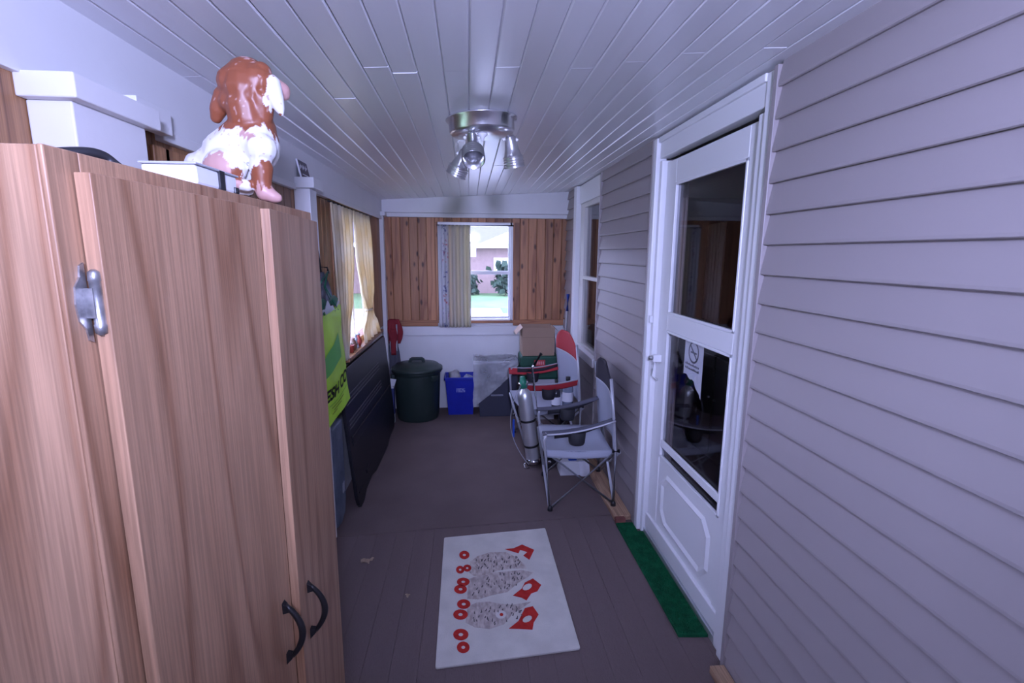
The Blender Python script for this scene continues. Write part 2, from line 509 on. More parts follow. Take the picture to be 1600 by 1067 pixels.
while y < YB-0.03:
    w = min(0.095, YB-0.01-y)
    hit = None
    for h in LW:
        if y+w > h[0] and y < h[1]: hit = h
    if hit is None:
        side_plank(y, w, 0.90, 1.925)
    else:
        side_plank(y, w, hit[3], 1.925); 
        if y < hit[0]: side_plank(y, hit[0]-y, 0.90, hit[3])
        if y+w > hit[1]: side_plank(hit[1], y+w-hit[1], 0.90, hit[3])
        side_plank(y, w, 0.90, hit[2])
    y += 0.095
for n_, (h0, h1, z0, z1) in enumerate(LW+[(-1.15, -0.15, 1.00, 1.84)]):
    w2 = root('window_%d' % (n_+2), ['brown cased window behind the oak cabinet', 'brown cased window behind the tied cream curtains', 'window beside the camera end of the porch'][n_], 'window', (XL, (h0+h1)/2, z0))
    fr = MB(); ym = (h0+h1)/2
    for (a, b, c, d) in ((h0-0.05, h0+0.02, z0-0.03, z1+0.04), (h1-0.02, h1+0.05, z0-0.03, z1+0.04), (h0, h1, z1-0.02, z1+0.04), (h0, h1, z0-0.04, z0+0.02)):
        fr.box(-0.07, 0.014, a-ym, b-ym, c-z0, d-z0)
    fr.build('window_frame', PANELW, w2, bevel=0.003)
    MB().box(-0.02, 0.075, h0-ym-0.05, h1-ym+0.05, -0.045, -0.02).build('sill', PANELW, w2, bevel=0.003)
    MB().box(-0.055, -0.03, -0.02, 0.02, 0, z1-z0).build('mullion', VINYL, w2, bevel=0.002)
    for s_ in (0, 1):
        a, b = ((h0-ym, -0.02), (0.02, h1-ym))[s_]
        MB().box(-0.046, -0.043, a, b, 0, z1-z0).build('glass_pane', GLASS, w2)
tb = MB().box(XL-0.008, XL+0.018, YR, YB-0.076, 1.925, 2.14).build('trim_2', WHITE, bevel=0.002)
struct(tb, 'white header beam along the top of the left wall', 'beam')
for a, b, t in ((1.335, 1.475, 0.052), (2.70, 3.02, 0.05)):
    MB().box(XL+0.019, XL+t, a, b, 1.905, 1.968).build('cleat', WHITE, tb, bevel=0.002)
MB().box(XL+0.019, XL+0.030, 3.02, YB-0.08, 1.912, 1.940).build('moulding', WHITE, tb, bevel=0.003)
MB().box(XL+0.0, XL+0.026, 1.48, 2.52, 1.895, 1.925).build('moulding', WHITE, tb, bevel=0.003)
for n_, (ya, yb, xw, cz0, cz1, co) in enumerate(((1.08, 1.30, 0.085, 1.884, 1.930, 0.024), (2.55, 2.655, 0.078, 1.905, 1.955, 0.028), (4.86, 4.93, 0.040, 1.945, 1.983, 0.022))):
    p = MB().box(XL+0.0025, XL+xw, ya, yb, 0.004, cz0).build('trim_%d' % (n_+3), WHITE, bevel=0.003)
    struct(p, ['white porch post behind the oak cabinet', 'white porch post at the far end of the oak cabinet', 'white porch post in the far left corner'][n_], 'post')
    MB().box(XL+0.0025, XL+xw+co, ya-co*0.9, yb+co*0.9, cz0, cz1).build('capital', WHITE, p, bevel=0.003)

# ---- rear end behind the camera
wr = MB()
wr.box(-0.93, 1.10, YR-0.08, YR, 0, 2.25)
struct(wr.build('wall_rear', WHITE), 'white porch end wall behind the camera', 'wall')

# ---- house wall on the right with vinyl siding
DY0, DY1 = 1.615, 2.645          # door casing outer edges
FY0, FY1 = 3.700, 4.545          # far window casing outer edges
wh = MB()
wh.box(XR+0.028, 1.12, YR, DY0, 0, 2.30)
wh.box(XR+0.028, 1.12, DY1, FY0, 0, 2.30)
wh.box(XR+0.028, 1.12, FY1, YB+0.012, 0, 2.30)
wh.box(XR+0.028, 1.12, DY0, DY1, 2.19, 2.30)
wh.box(XR+0.028, 1.12, FY0, FY1, 2.07, 2.30)
wh.box(XR+0.028, 1.12, FY0, FY1, 0, 0.78)
wh = wh.build('wall_right', SIDING)
struct(wh, 'house wall clad in mauve grey vinyl siding', 'wall')
CH = 0.0978
def siding_mesh(L):
    # lap profile: foot stands proud with a small drip edge, top tucks under the next course
    pf = [(0.027, 0, 0.004), (0.004, 0, 0.0), (0.0, 0, 0.0025), (0.0, 0, 0.010), (0.0165, 0, CH+0.006), (0.027, 0, CH+0.006)]
    return MB().prism(pf, (0, L, 0)).mesh('siding_board', SIDING)
for (ya, yb, ztop) in ((YR, 1.590, 9), (2.668, 3.688, 9), (4.57, YB-0.012, 9), (FY0, FY1, 0.72)):
    me = siding_mesh(yb-ya)
    z = 1.633 - CH*17
    while z < 2.22:
        lim = min(ztop, 2.2)
        if z > -0.08 and z+CH < lim+0.10:
            zz = max(z, 0.0)
            obj('siding_board', me, wh, (XR, ya, z if z >= 0.0 else 0.0))
        z += CH
for ya, yb in ((1.590, 1.612), (2.648, 2.668), (3.688, 3.700), (4.548, 4.57)):
    MB().box(XR-0.004, XR+0.027, ya, yb, 0.0, 2.19).build('corner_channel', SIDING, wh, bevel=0.002)

# door casing
dc = root('trim_6', 'white vinyl casing around the storm door', 'casing', (XR, 2.13, 0))
def rel(mb, o):
    mb.v = [v-Vector(o.location) for v in mb.v]; return mb
rel(MB().box(0.972, 1.03, 2.600, DY1, 0.0, 2.19), dc).build('side_casing', VINYL, dc, bevel=0.006)
rel(MB().box(0.992, 1.10, 2.566, 2.600, 0.0, 2.075), dc).build('jamb', VINYL, dc, bevel=0.004)
rel(MB().box(0.985, 1.03, DY0, 1.672, 0.0, 2.19), dc).build('side_casing', VINYL, dc, bevel=0.006)
rel(MB().box(0.998, 1.10, 1.672, 1.722, 0.0, 2.075), dc).build('jamb', VINYL, dc, bevel=0.004)
rel(MB().box(0.992, 1.05, 1.672, 2.600, 2.088, 2.178), dc).build('head_casing', VINYL, dc, bevel=0.004)
rel(MB().box(0.980, 1.03, 1.672, 2.600, 2.165, 2.192), dc).build('crown_strip', VINYL, dc, bevel=0.004)
rel(MB().box(1.000, 1.12, 1.722, 2.566, 0.0, 0.036), dc).build('threshold', ALU, dc, bevel=0.003)

# storm door
DX = 1.020
d1 = root('door_1', 'white storm door with two glass panes and a panelled base', 'door', (DX, 2.15, 0.04))
def dbox(name, m, xa, xb, ya, yb, za, zb, bev=0.004, par=None):
    return rel(MB().box(xa, xb, ya, yb, za, zb), d1).build(name, m, d1 if par is None else par, bevel=bev)
dbox('stile', VINYL, DX, DX+0.03, 2.445, 2.564, 0.045, 2.065)
dbox('stile', VINYL, DX, DX+0.03, 1.724, 1.802, 0.045, 2.065)
dbox('top_rail', VINYL, DX, DX+0.03, 1.802, 2.445, 1.950, 2.065)
dbox('middle_rail', VINYL, DX, DX+0.03, 1.802, 2.445, 1.215, 1.300)
dbox('kick_panel', VINYL, DX+0.004, DX+0.028, 1.802, 2.445, 0.13, 0.525)
dbox('door_sweep', VINYL, DX-0.012, DX+0.02, 1.726, 2.562, 0.042, 0.13)
for (z0, z1) in ((1.300, 1.950), (0.525, 1.215)):
    dbox('glass_pane', DGLASS, DX+0.014, DX+0.018, 1.802, 2.445, z0, z1, 0)
    b = MB()
    for (ya, yb, za, zb) in ((1.802, 1.814, z0, z1), (2.433, 2.445, z0, z1), (1.802, 2.445, z0, z0+0.012), (1.802, 2.445, z1-0.012, z1)):
        b.box(DX-0.003, DX+0.012, ya, yb, za, zb)
    rel(b, d1).build('glazing_bead', VINYL, d1, bevel=0.002)
dbox('push_bar', VINYL, DX-0.001, DX+0.012, 1.815, 2.432, 0.585, 0.625)
oct_ = lambda y0, y1, z0, z1, c: [(y0+c, z0), (y1-c, z0), (y1, z0+c), (y1, z1-c), (y1-c, z1), (y0+c, z1), (y0, z1-c), (y0, z0+c)]
b = MB()
A_, B_, C_ = oct_(1.855, 2.395, 0.175, 0.465, 0.06), oct_(1.872, 2.378, 0.192, 0.448, 0.055), oct_(1.889, 2.361, 0.209, 0.431, 0.05)
vs = [(DX+0.0045, y, z) for y, z in A_]+[(DX-0.006, y, z) for y, z in B_]+[(DX+0.0045, y, z) for y, z in C_]
b.add(vs, [(r*8+i, r*8+(i+1) % 8, r*8+8+(i+1) % 8, r*8+8+i) for r in (0, 1) for i in range(8)])
rel(b, d1).build('panel_moulding', VINYL, d1)
h = rel(MB().box(DX-0.045, DX, 2.49, 2.515, 1.035, 1.075), d1).build('handle', VINYL, d1, bevel=0.004)
rel(MB().tube([(DX-0.04, 2.50, 1.045), (DX-0.045, 2.50, 0.96), (DX-0.012, 2.50, 0.935)], 0.005), d1).build('lever', VINYL, h)
rel(MB().lathe([(0.0001, -0.012), (0.011, -0.012), (0.011, 0.012), (0.0001, 0.012)], 12, Matrix.Translation((DX-0.052, 2.503, 1.058)) @ Matrix.Rotation(math.pi/2, 4, 'Y')), d1).build('thumb_button', PEWTER, h)
dbox('latch_catch', VINYL, 0.975, 0.995, 2.575, 2.590, 1.235, 1.275)
for zc in (0.30, 1.02, 1.72):
    dbox('hinge', VINYL, DX-0.008, DX+0.0, 1.712, 1.730, zc-0.045, zc+0.045, 0.002)

# far window on the house wall
w5 = root('window_5', 'tall dark window in the house wall beyond the storm door', 'window', (XR, 4.12, 0.78))
def fbox(name, m, *a):
    return rel(MB().box(*a), w5).build(name, m, w5, bevel=0.004)
fbox('side_casing', VINYL, 0.955, 1.05, 4.44, FY1, 0.72, 2.19)
fbox('side_casing', VINYL, 0.985, 1.05, FY0, 3.765, 0.72, 2.07)
fbox('head_casing', VINYL, 0.985, 1.05, 3.765, 4.44, 2.035, 2.19)
fbox('sill', VINYL, 0.955, 1.05, 3.70, 4.44, 0.72, 0.79)
fr = MB()
for (a, b, c, d) in ((4.30, 4.44, 0.79, 2.035), (3.765, 3.79, 0.79, 2.035), (3.79, 4.30, 1.995, 2.035), (3.79, 4.30, 0.79, 0.815), (3.79, 4.30, 1.385, 1.415)):
    fr.box(1.0, 1.04, a, b, c, d)
rel(fr, w5).build('sash', mat('cream_vinyl', (0.66, 0.64, 0.60), 0.4), w5, bevel=0.003)
fbox('glass_pane', DGLASS, 1.018, 1.022, 3.79, 4.30, 0.815, 1.385)
fbox('glass_pane', DGLASS, 1.026, 1.030, 3.79, 4.30, 1.415, 1.995)

# dim room inside the house
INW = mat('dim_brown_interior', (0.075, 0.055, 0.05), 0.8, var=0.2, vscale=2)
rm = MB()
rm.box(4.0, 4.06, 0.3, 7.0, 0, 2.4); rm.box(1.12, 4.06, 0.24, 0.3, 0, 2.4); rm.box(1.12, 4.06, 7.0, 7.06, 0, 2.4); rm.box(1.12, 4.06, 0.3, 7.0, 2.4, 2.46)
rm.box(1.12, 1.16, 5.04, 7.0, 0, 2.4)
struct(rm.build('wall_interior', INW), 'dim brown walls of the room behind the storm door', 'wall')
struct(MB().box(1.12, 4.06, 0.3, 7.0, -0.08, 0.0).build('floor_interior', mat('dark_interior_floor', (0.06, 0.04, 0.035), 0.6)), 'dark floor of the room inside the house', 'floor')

# ------------------------------------------------------------------ outside: lawn, drive, neighbour's bungalow
GZ = -0.30
struct(MB().box(-40, 40, 17.4, 70, GZ-0.2, GZ).build('ground_lawn', mat('lawn', (0.13, 0.24, 0.09), 0.9, var=0.3, vscale=1.5)), 'green lawn across the drive', 'lawn')
struct(MB().box(-40, 1.1, 5.2, 17.4, GZ-0.2, GZ-0.01).build('ground_driveway', mat('pale_concrete', (0.62, 0.60, 0.57), 0.9, var=0.08, vscale=2)), 'pale concrete driveway outside', 'driveway')
struct(MB().box(-40, -1.0, -12, 5.2, GZ-0.2, GZ-0.01).build('ground_yard', mat('yard_grass', (0.16, 0.26, 0.11), 0.9, var=0.3, vscale=1.5)), 'grass beside the porch', 'lawn')
nb = thing('neighbour_house', 'pale brick bungalow with a shingled roof outside the back window', 'house', (0, 24, GZ))
BR = mat('pink_brick', (0.30, 0.205, 0.185), 0.9, var=0.15, vscale=6)
RF = mat('grey_shingle', (0.135, 0.13, 0.14), 0.9, var=0.15, vscale=8)
TW = mat('white_fascia', (0.8, 0.8, 0.8), 0.5)
MB().box(-9, 9, 0, 7, 0, 2.22).build('brick_wall', BR, nb)
MB().prism([(-9.5, -0.5, 2.30), (-9.5, 3.5, 4.4), (-9.5, 7.5, 2.30)], (19, 0, 0)).build('roof', RF, nb)
MB().box(-9.5, 9.5, -0.58, -0.45, 2.16, 2.36).build('fascia', TW, nb)
gb = MB().prism([(0.55, -0.75, 2.36), (3.4, -0.75, 3.55), (6.2, -0.75, 2.36)], (0, 3.2, 0)).build('gable', TW, nb)
MB().prism([(1.75, -0.80, 2.45), (3.4, -0.80, 3.15), (5.1, -0.80, 2.45)], (0, 0.05, 0)).build('gable_vent', RF, gb)
MB().box(0.10, 0.35, -0.75, -0.6, 1.75, 2.2).build('porch_light', TW, nb)
MB().box(1.2, 2.6, -0.04, 0.0, 0.9, 1.7).build('house_window', TW, nb)
LEAF = mat('shrub_leaf', (0.035, 0.065, 0.04), 0.8, var=0.4, vscale=6)
def shrub(px, Y, r, h, label):
    p = onz(px, 457, GZ); sx = p.x*Y/p.y
    o = thing('shrub', label, 'shrub', (sx, Y, GZ), 0, 'shrubs by the neighbour house')
    b = MB()
    rr = random.Random(int(px))
    for i in range(140):
        c = Vector((rr.gauss(0, 0.4)*r, rr.gauss(0, 0.4)*r, h*rr.uniform(0.08, 0.95)))
        q = Matrix.Rotation(rr.uniform(0, 6.28), 3, 'Z') @ Matrix.Rotation(rr.uniform(-1, 1), 3, 'X')
        s_ = 0.14*r+0.06
        b.add([c+q @ Vector(v) for v in ((-s_, 0, -s_), (s_, 0, -s_*0.4), (s_*0.6, 0, s_), (-s_*0.7, 0.03, s_*0.7))], [(0, 1, 2, 3)])
    b.build('foliage', LEAF, o)
    MB().tube([(0, 0, 0), (0, 0, h*0.7)], 0.03, 6).build('stem', RAWWOOD, o)
shrub(738, 23.0, 0.35, 0.95, 'small dark shrub by the brick wall, left in the window')
shrub(790, 22.6, 0.62, 1.55, 'larger dark shrub by the brick wall, right in the window')

# ------------------------------------------------------------------ oak cabinet
CX, CT = -0.412, 1.703            # face-frame plane and top
CY0, CY1 = 0.540, 1.368
CBK = -0.752
cab = thing('oak_cabinet', 'tall oak laminate two-door cabinet with black bow handles', 'cabinet', (CX-0.17, CY0, 0.004))
def cbox(name, m, *a, bev=0.0015, par=None):
    return rel(MB().box(*a), cab).build(name, m, cab if par is None else par, bevel=bev)
cbox('side_panel', OAK, CBK, CX-0.004, CY0, CY0+0.018, 0.004, CT-0.001)
cbox('side_panel', OAK, CBK, CX-0.004, CY1-0.018, CY1, 0.004, CT-0.001)
cbox('back_panel', OAK, CBK, CBK+0.006, CY0+0.018, CY1-0.018, 0.004, CT-0.018)
cbox('top_panel', OAK, CBK, CX-0.004, CY0+0.018, CY1-0.018, CT-0.018, CT)
cbox('bottom_panel', OAK, CBK, CX-0.004, CY0+0.018, CY1-0.018, 0.06, 0.078)
cbox('shelf', OAK, CBK+0.01, CX-0.02, CY0+0.018, CY1-0.018, 0.9, 0.918)
cbox('face_frame', OAK, CX-0.004, CX+0.002, CY0, CY0+0.045, 0.004, CT-0.0005)
cbox('face_frame', OAK, CX-0.004, CX+0.002, CY1-0.045, CY1, 0.004, CT-0.0005)
cbox('face_frame', OAK, CX-0.004, CX+0.002, CY0+0.045, CY1-0.045, CT-0.045, CT-0.0005)
cbox('face_frame', OAK, CX-0.004, CX+0.002, CY0+0.045, CY1-0.045, 0.004, 0.08)
cbox('face_frame', OAK, CX-0.004, CX+0.002, 0.935, 0.98, 0.08, CT-0.045)
def bow_handle(par, y, zc, x):
    pts = []
    n = 14
    for i in range(n+1):
        t = i/n*2-1
        pts.append((x+0.004+0.030*(1-t*t), y, t*0.062+zc))
    rs = [0.0075-0.0025*abs(i/n*2-1) for i in range(n+1)]
    b = MB().tube(pts, rs, 8)
    for s_ in (-1, 1):
        b.add([(x, y-0.007, zc+s_*0.070), (x, y+0.007, zc+s_*0.070), (x, y+0.006, zc+s_*0.046), (x, y-0.006, zc+s_*0.046),
               (x+0.013, y-0.004, zc+s_*0.056), (x+0.013, y+0.004, zc+s_*0.056), (x+0.014, y+0.004, zc+s_*0.048), (x+0.014, y-0.004, zc+s_*0.048)],
              [(0, 1, 2, 3), (4, 7, 6, 5), (0, 4, 5, 1), (1, 5, 6, 2), (2, 6, 7, 3), (3, 7, 4, 0)])
    return rel(b, cab).build('handle', DARKMET, par)
def hinge(par, y, z, side):
    b = MB()
    # leaf shaped plate on the frame, knuckle against the door edge
    prof = [(0.0, -0.043), (0.006, -0.040), (0.008, -0.028), (0.016, -0.018), (0.018, 0.0), (0.016, 0.018), (0.008, 0.028), (0.006, 0.040), (0.0, 0.043)]
    b.prism([(CX+0.0021, y-side*a, z+c) for a, c in prof], (0.002, 0, 0))
    xk = CX+0.012
    b.tube([(xk, y+side*0.001, z+d) for d in (-0.036, -0.033, -0.024, -0.023, 0.023, 0.024, 0.033, 0.036)], [0.002, 0.0055, 0.0062, 0.0055, 0.0055, 0.0062, 0.0055, 0.002], 12)
    b.box(CX+0.002, CX+0.013, y-side*0.006 if side > 0 else y, y if side > 0 else y+0.006, z-0.016, z+0.016)
    return rel(b, cab).build('hinge', PEWTER, par)
# near door, hinged on its near edge and standing slightly open
def door_panel(y0, y1, z1, ang):
    b = MB().box(0, 0.018, 0, (y1-y0), 0.055, z1)
    return b
L0 = 0.962-0.572
dr = MB().box(0.0, 0.017, 0.0, L0, 0.05, CT-0.022-0.004).build('door', OAK, cab, bevel=0.0012)
ang = math.radians(-2.0)
dr.location = (CX+0.0035-cab.location.x, 0.572-cab.location.y, 0.0); dr.rotation_euler = (0, 0, ang)
dr2 = MB().box(0.0, 0.017, -0.386, 0.0, 0.05, CT-0.028).build('door', OAK, cab, bevel=0.0012)
dr2.location = (CX+0.0035-cab.location.x, 1.352-cab.location.y, 0.0); dr2.rotation_euler = (0, 0, math.radians(4.2))
hd = bow_handle(dr, 0.0, 0.0, 0.0)
hd.data.transform(Matrix.Translation(cab.location)); hd.location = (0.017, 0.352, 0.832)
hd2 = bow_handle(dr2, 0.0, 0.0, 0.0)
hd2.data.transform(Matrix.Translation(cab.location)); hd2.location = (0.017, -0.322, 0.797)
for zz in (1.545, 0.20):
    hinge(cab, 0.568, zz, 1)
for zz in (1.545, 0.20):
    hinge(cab, 1.356, zz, -1)

# ------------------------------------------------------------------ things on top of the cabinet
# plaster hound, sitting with its back to the camera
def dog():
    b = MB()
    def at(px, py, y): return ony(px, py, y)
    def blob(px, py, y, r, m=None):
        b.ball(at(px, py, y), r, 16, m)
    def limb(pts):
        P = [at(p[0], p[1], p[2]) for p in pts]
        b.tube(P, [p[3] for p in pts], 12)
        for p, q in zip(P, pts): b.ball(p, q[3], 12)
    Yd = 1.16
    # trunk: rump, belly, shoulders, chest
    limb([(336, 262, Yd+0.01, 0.046), (358, 245, Yd+0.01, 0.054), (382, 222, Yd, 0.050), (393, 198, Yd, 0.043), (392, 172, Yd, 0.043), (388, 146, Yd, 0.048)])
    blob(378, 268, Yd, (0.034, 0.036, 0.034)); limb([(340, 286, Yd-0.02, 0.020), (372, 293, Yd-0.02, 0.016), (388, 297, Yd-0.02, 0.012)])
    blob(322, 262, Yd+0.02, (0.040, 0.050, 0.034))
    limb([(310, 251, Yd+0.03, 0.010), (303, 252, Yd+0.04, 0.018), (318, 262, Yd+0.03, 0.03)])
    blob(404, 226, Yd-0.005, (0.042, 0.050, 0.055))
    blob(412, 205, Yd, (0.024, 0.042, 0.040))
    # haunches
    blob(352, 262, Yd-0.042, (0.044, 0.032, 0.038))
    blob(350, 262, Yd+0.055, (0.044, 0.030, 0.038))
    limb([(352, 276, Yd-0.050, 0.020), (372, 287, Yd-0.052, 0.0135), (386, 290, Yd-0.050, 0.0125)])
    # forelegs
    limb([(408, 232, Yd-0.035, 0.032), (408, 262, Yd-0.038, 0.024), (410, 288, Yd-0.038, 0.0185), (414, 300, Yd-0.038, 0.019), (427, 307, Yd-0.036, 0.0135), (433, 309, Yd-0.034, 0.011)])
    limb([(396, 236, Yd+0.04, 0.030), (394, 265, Yd+0.045, 0.022), (392, 284, Yd+0.045, 0.018), (404, 291, Yd+0.05, 0.012)])
    # head with loose skin folds, ears, muzzle
    blob(386, 132, Yd, (0.050, 0.050, 0.046)); blob(388, 122, Yd+0.005, (0.044, 0.044, 0.040))
    limb([(384, 140, Yd-0.014, 0.044), (384, 165, Yd-0.014, 0.040), (390, 192, Yd-0.010, 0.040)])
    limb([(366, 130, Yd-0.012, 0.034), (362, 160, Yd-0.012, 0.026)]); limb([(400, 128, Yd-0.016, 0.034), (408, 158, Yd-0.018, 0.026), (410, 180, Yd-0.014, 0.022)])
    limb([(360, 128, Yd, 0.022), (350, 150, Yd-0.005, 0.020), (341, 172, Yd-0.005, 0.017), (338, 184, Yd-0.003, 0.012)])
    limb([(408, 114, Yd-0.012, 0.022), (423, 132, Yd-0.022, 0.021), (430, 152, Yd-0.024, 0.017), (436, 168, Yd-0.024, 0.012), (440, 178, Yd-0.024, 0.006)])
    limb([(404, 132, Yd+0.040, 0.030), (428, 138, Yd+0.055, 0.024), (440, 142, Yd+0.062, 0.019), (444, 148, Yd+0.064, 0.013)])
    o = b.build('raw', None)
    md = o.modifiers.new('r', 'REMESH'); md.mode = 'VOXEL'; md.voxel_size = 0.0030
    md = o.modifiers.new('s', 'SMOOTH'); md.iterations = 5; md.factor = 0.6
    dg = bpy.context.evaluated_depsgraph_get()
    me = bpy.data.meshes.new_from_object(o.evaluated_get(dg))
    bpy.data.objects.remove(o)
    me.name = 'dog_body'
    zmin = min(v.co.z for v in me.vertices)
    base = Vector((at(370, 285, Yd).x, Yd, CT+0.001))
    # cut the underside flat on the cabinet top
    for v in me.vertices:
        if v.co.z < CT+0.001: v.co.z = CT+0.001
    # paint: worn brown, white and bare pinkish plaster, set per vertex from patches plus noise
    brown, white, pink = (0.25, 0.075, 0.033), (0.74, 0.73, 0.72), (0.52, 0.30, 0.27)
    patches = []
    def pt(px, py, y, r, c): patches.append((at(px, py, y), r, c))
    pt(385, 125, Yd-0.04, 0.075, brown); pt(372, 170, Yd-0.05, 0.050, brown); pt(398, 180, Yd-0.05, 0.045, brown); pt(345, 165, Yd-0.02, 0.05, brown)
    pt(386, 97, Yd, 0.022, pink); pt(428, 140, Yd-0.03, 0.042, white); pt(410, 112, Yd-0.03, 0.022, pink); pt(442, 146, Yd+0.06, 0.035, pink)
    pt(360, 225, Yd-0.05, 0.050, white); pt(415, 215, Yd-0.05, 0.055, white); pt(388, 245, Yd-0.05, 0.050, white); pt(318, 245, Yd, 0.040, white); pt(385, 212, Yd-0.06, 0.026, pink)
    pt(340, 262, Yd-0.07, 0.036, pink); pt(366, 264, Yd-0.065, 0.022, brown); pt(410, 275, Yd-0.05, 0.040, brown); pt(428, 208, Yd, 0.030, brown)
    pt(425, 308, Yd-0.04, 0.030, pink); pt(398, 250, Yd-0.05, 0.030, white); pt(385, 292, Yd-0.04, 0.025, white)
    ca = me.color_attributes.new('paint', 'FLOAT_COLOR', 'POINT')
    for i, v in enumerate(me.vertices):
        q = v.co + 0.020*Vector(noise.noise_vector(v.co*30)) + 0.012*Vector(noise.noise_vector(v.co*Vector((120, 120, 45)) if False else Vector((v.co.x*120, v.co.y*120, v.co.z*45))))
        best = min(patches, key=lambda p: (q-p[0]).length/p[1])
        c = best[2]
        n = noise.noise(v.co*150)
        if c is brown and n > 0.56: c = (0.45, 0.26, 0.22)
        if c is white and n < -0.58: c = (0.5, 0.36, 0.33)
        ca.data[i].color = (*c, 1)
    me.polygons.foreach_set('use_smooth', [True]*len(me.polygons))
    m, nt, bs = nodes_of('painted_plaster')
    at_ = nt.nodes.new('ShaderNodeAttribute'); at_.attribute_name = 'paint'
    nt.links.new(at_.outputs['Color'], bs.inputs['Base Color'])
    bs.inputs['Roughness'].default_value = 0.42
    me.materials.clear(); me.materials.append(m)
    me.transform(Matrix.Translation(-base))
    o = bpy.data.objects.new('dog_statue', me); COL.objects.link(o); o.location = base
    tag(o, 'chipped brown and white plaster dog statue sitting on the oak cabinet', 'statue')
dog()

bx = thing('silver_case', 'flat silver white case with a black strap beside the dog statue', 'case', (-0.46, 0.90, CT))
r_ = lambda mb: rel(mb, bx)
r_(MB().frustum((-0.459, 0.905, CT+0.0005), (0.040, 0.068), (-0.459, 0.905, CT+0.030), (0.040, 0.070))).build('body', mat('silver_white_plastic', (0.84, 0.85, 0.88), 0.35), bx, bevel=0.004)
r_(MB().box(-0.501, -0.416, 0.832, 0.978, CT+0.030, CT+0.0335)).build('lid', mat('grey_plastic_lid', (0.45, 0.46, 0.50), 0.35), bx, bevel=0.0015)
r_(MB().box(-0.4215, -0.4155, 0.905, 0.922, CT+0.001, CT+0.032)).build('strap', BLACK, bx)
r_(MB().box(-0.4300, -0.4155, 0.960, 0.975, CT+0.0005, CT+0.012)).build('corner_foot', BLACK, bx, bevel=0.002)
cp_ = [onx(150, 240, -0.50), onx(185, 240, -0.50), onx(215, 241, -0.50), onx(235, 246, -0.50), onx(242, 256, -0.50)]
pts = []
for i in range(25):
    t = i/24
    pts.append((-0.60+0.125*t+0.02*math.sin(t*5), 0.70+0.10*math.sin(t*math.pi*0.60), CT+0.009+0.024*math.sin(t*math.pi)))
tag(MB().tube(pts, 0.0075, 8).build('black_cable', BLACK, origin=(pts[0][0], pts[0][1], CT)), 'loop of thick black cable lying on the cabinet behind the silver case', 'cable')

# plaque leaning on the post capital
pq = thing('sign_plaque', 'small dark plaque with pale lettering leaning above the post', 'sign', (-0.80, 2.615, 1.9555))
PQ = mat('dark_slate_plaque', (0.10, 0.085, 0.11), 0.5)
LET = mat('pale_lettering', (0.75, 0.75, 0.80), 0.5)
tilt = Matrix.Rotation(math.radians(-12), 4, 'Y')
MB().box(-0.003, 0.003, -0.055, 0.085, 0, 0.088, tilt).build('board', PQ, pq, bevel=0.001)
MB().box(-0.004, 0.004, -0.058, -0.055, 0, 0.089, tilt).build('edge_strip', LET, pq)
for i in range(9):   # illegible pale strokes
    yy = -0.045+0.013*i
    MB().box(0.0032, 0.0038, yy, yy+0.008, 0.044+0.006*((i*7) % 3), 0.060+0.005*((i*5) % 3), tilt).build('letter_stroke', LET, pq)
MB().box(0.0032, 0.0038, -0.03, 0.06, 0.018, 0.023, tilt).build('letter_stroke', LET, pq)

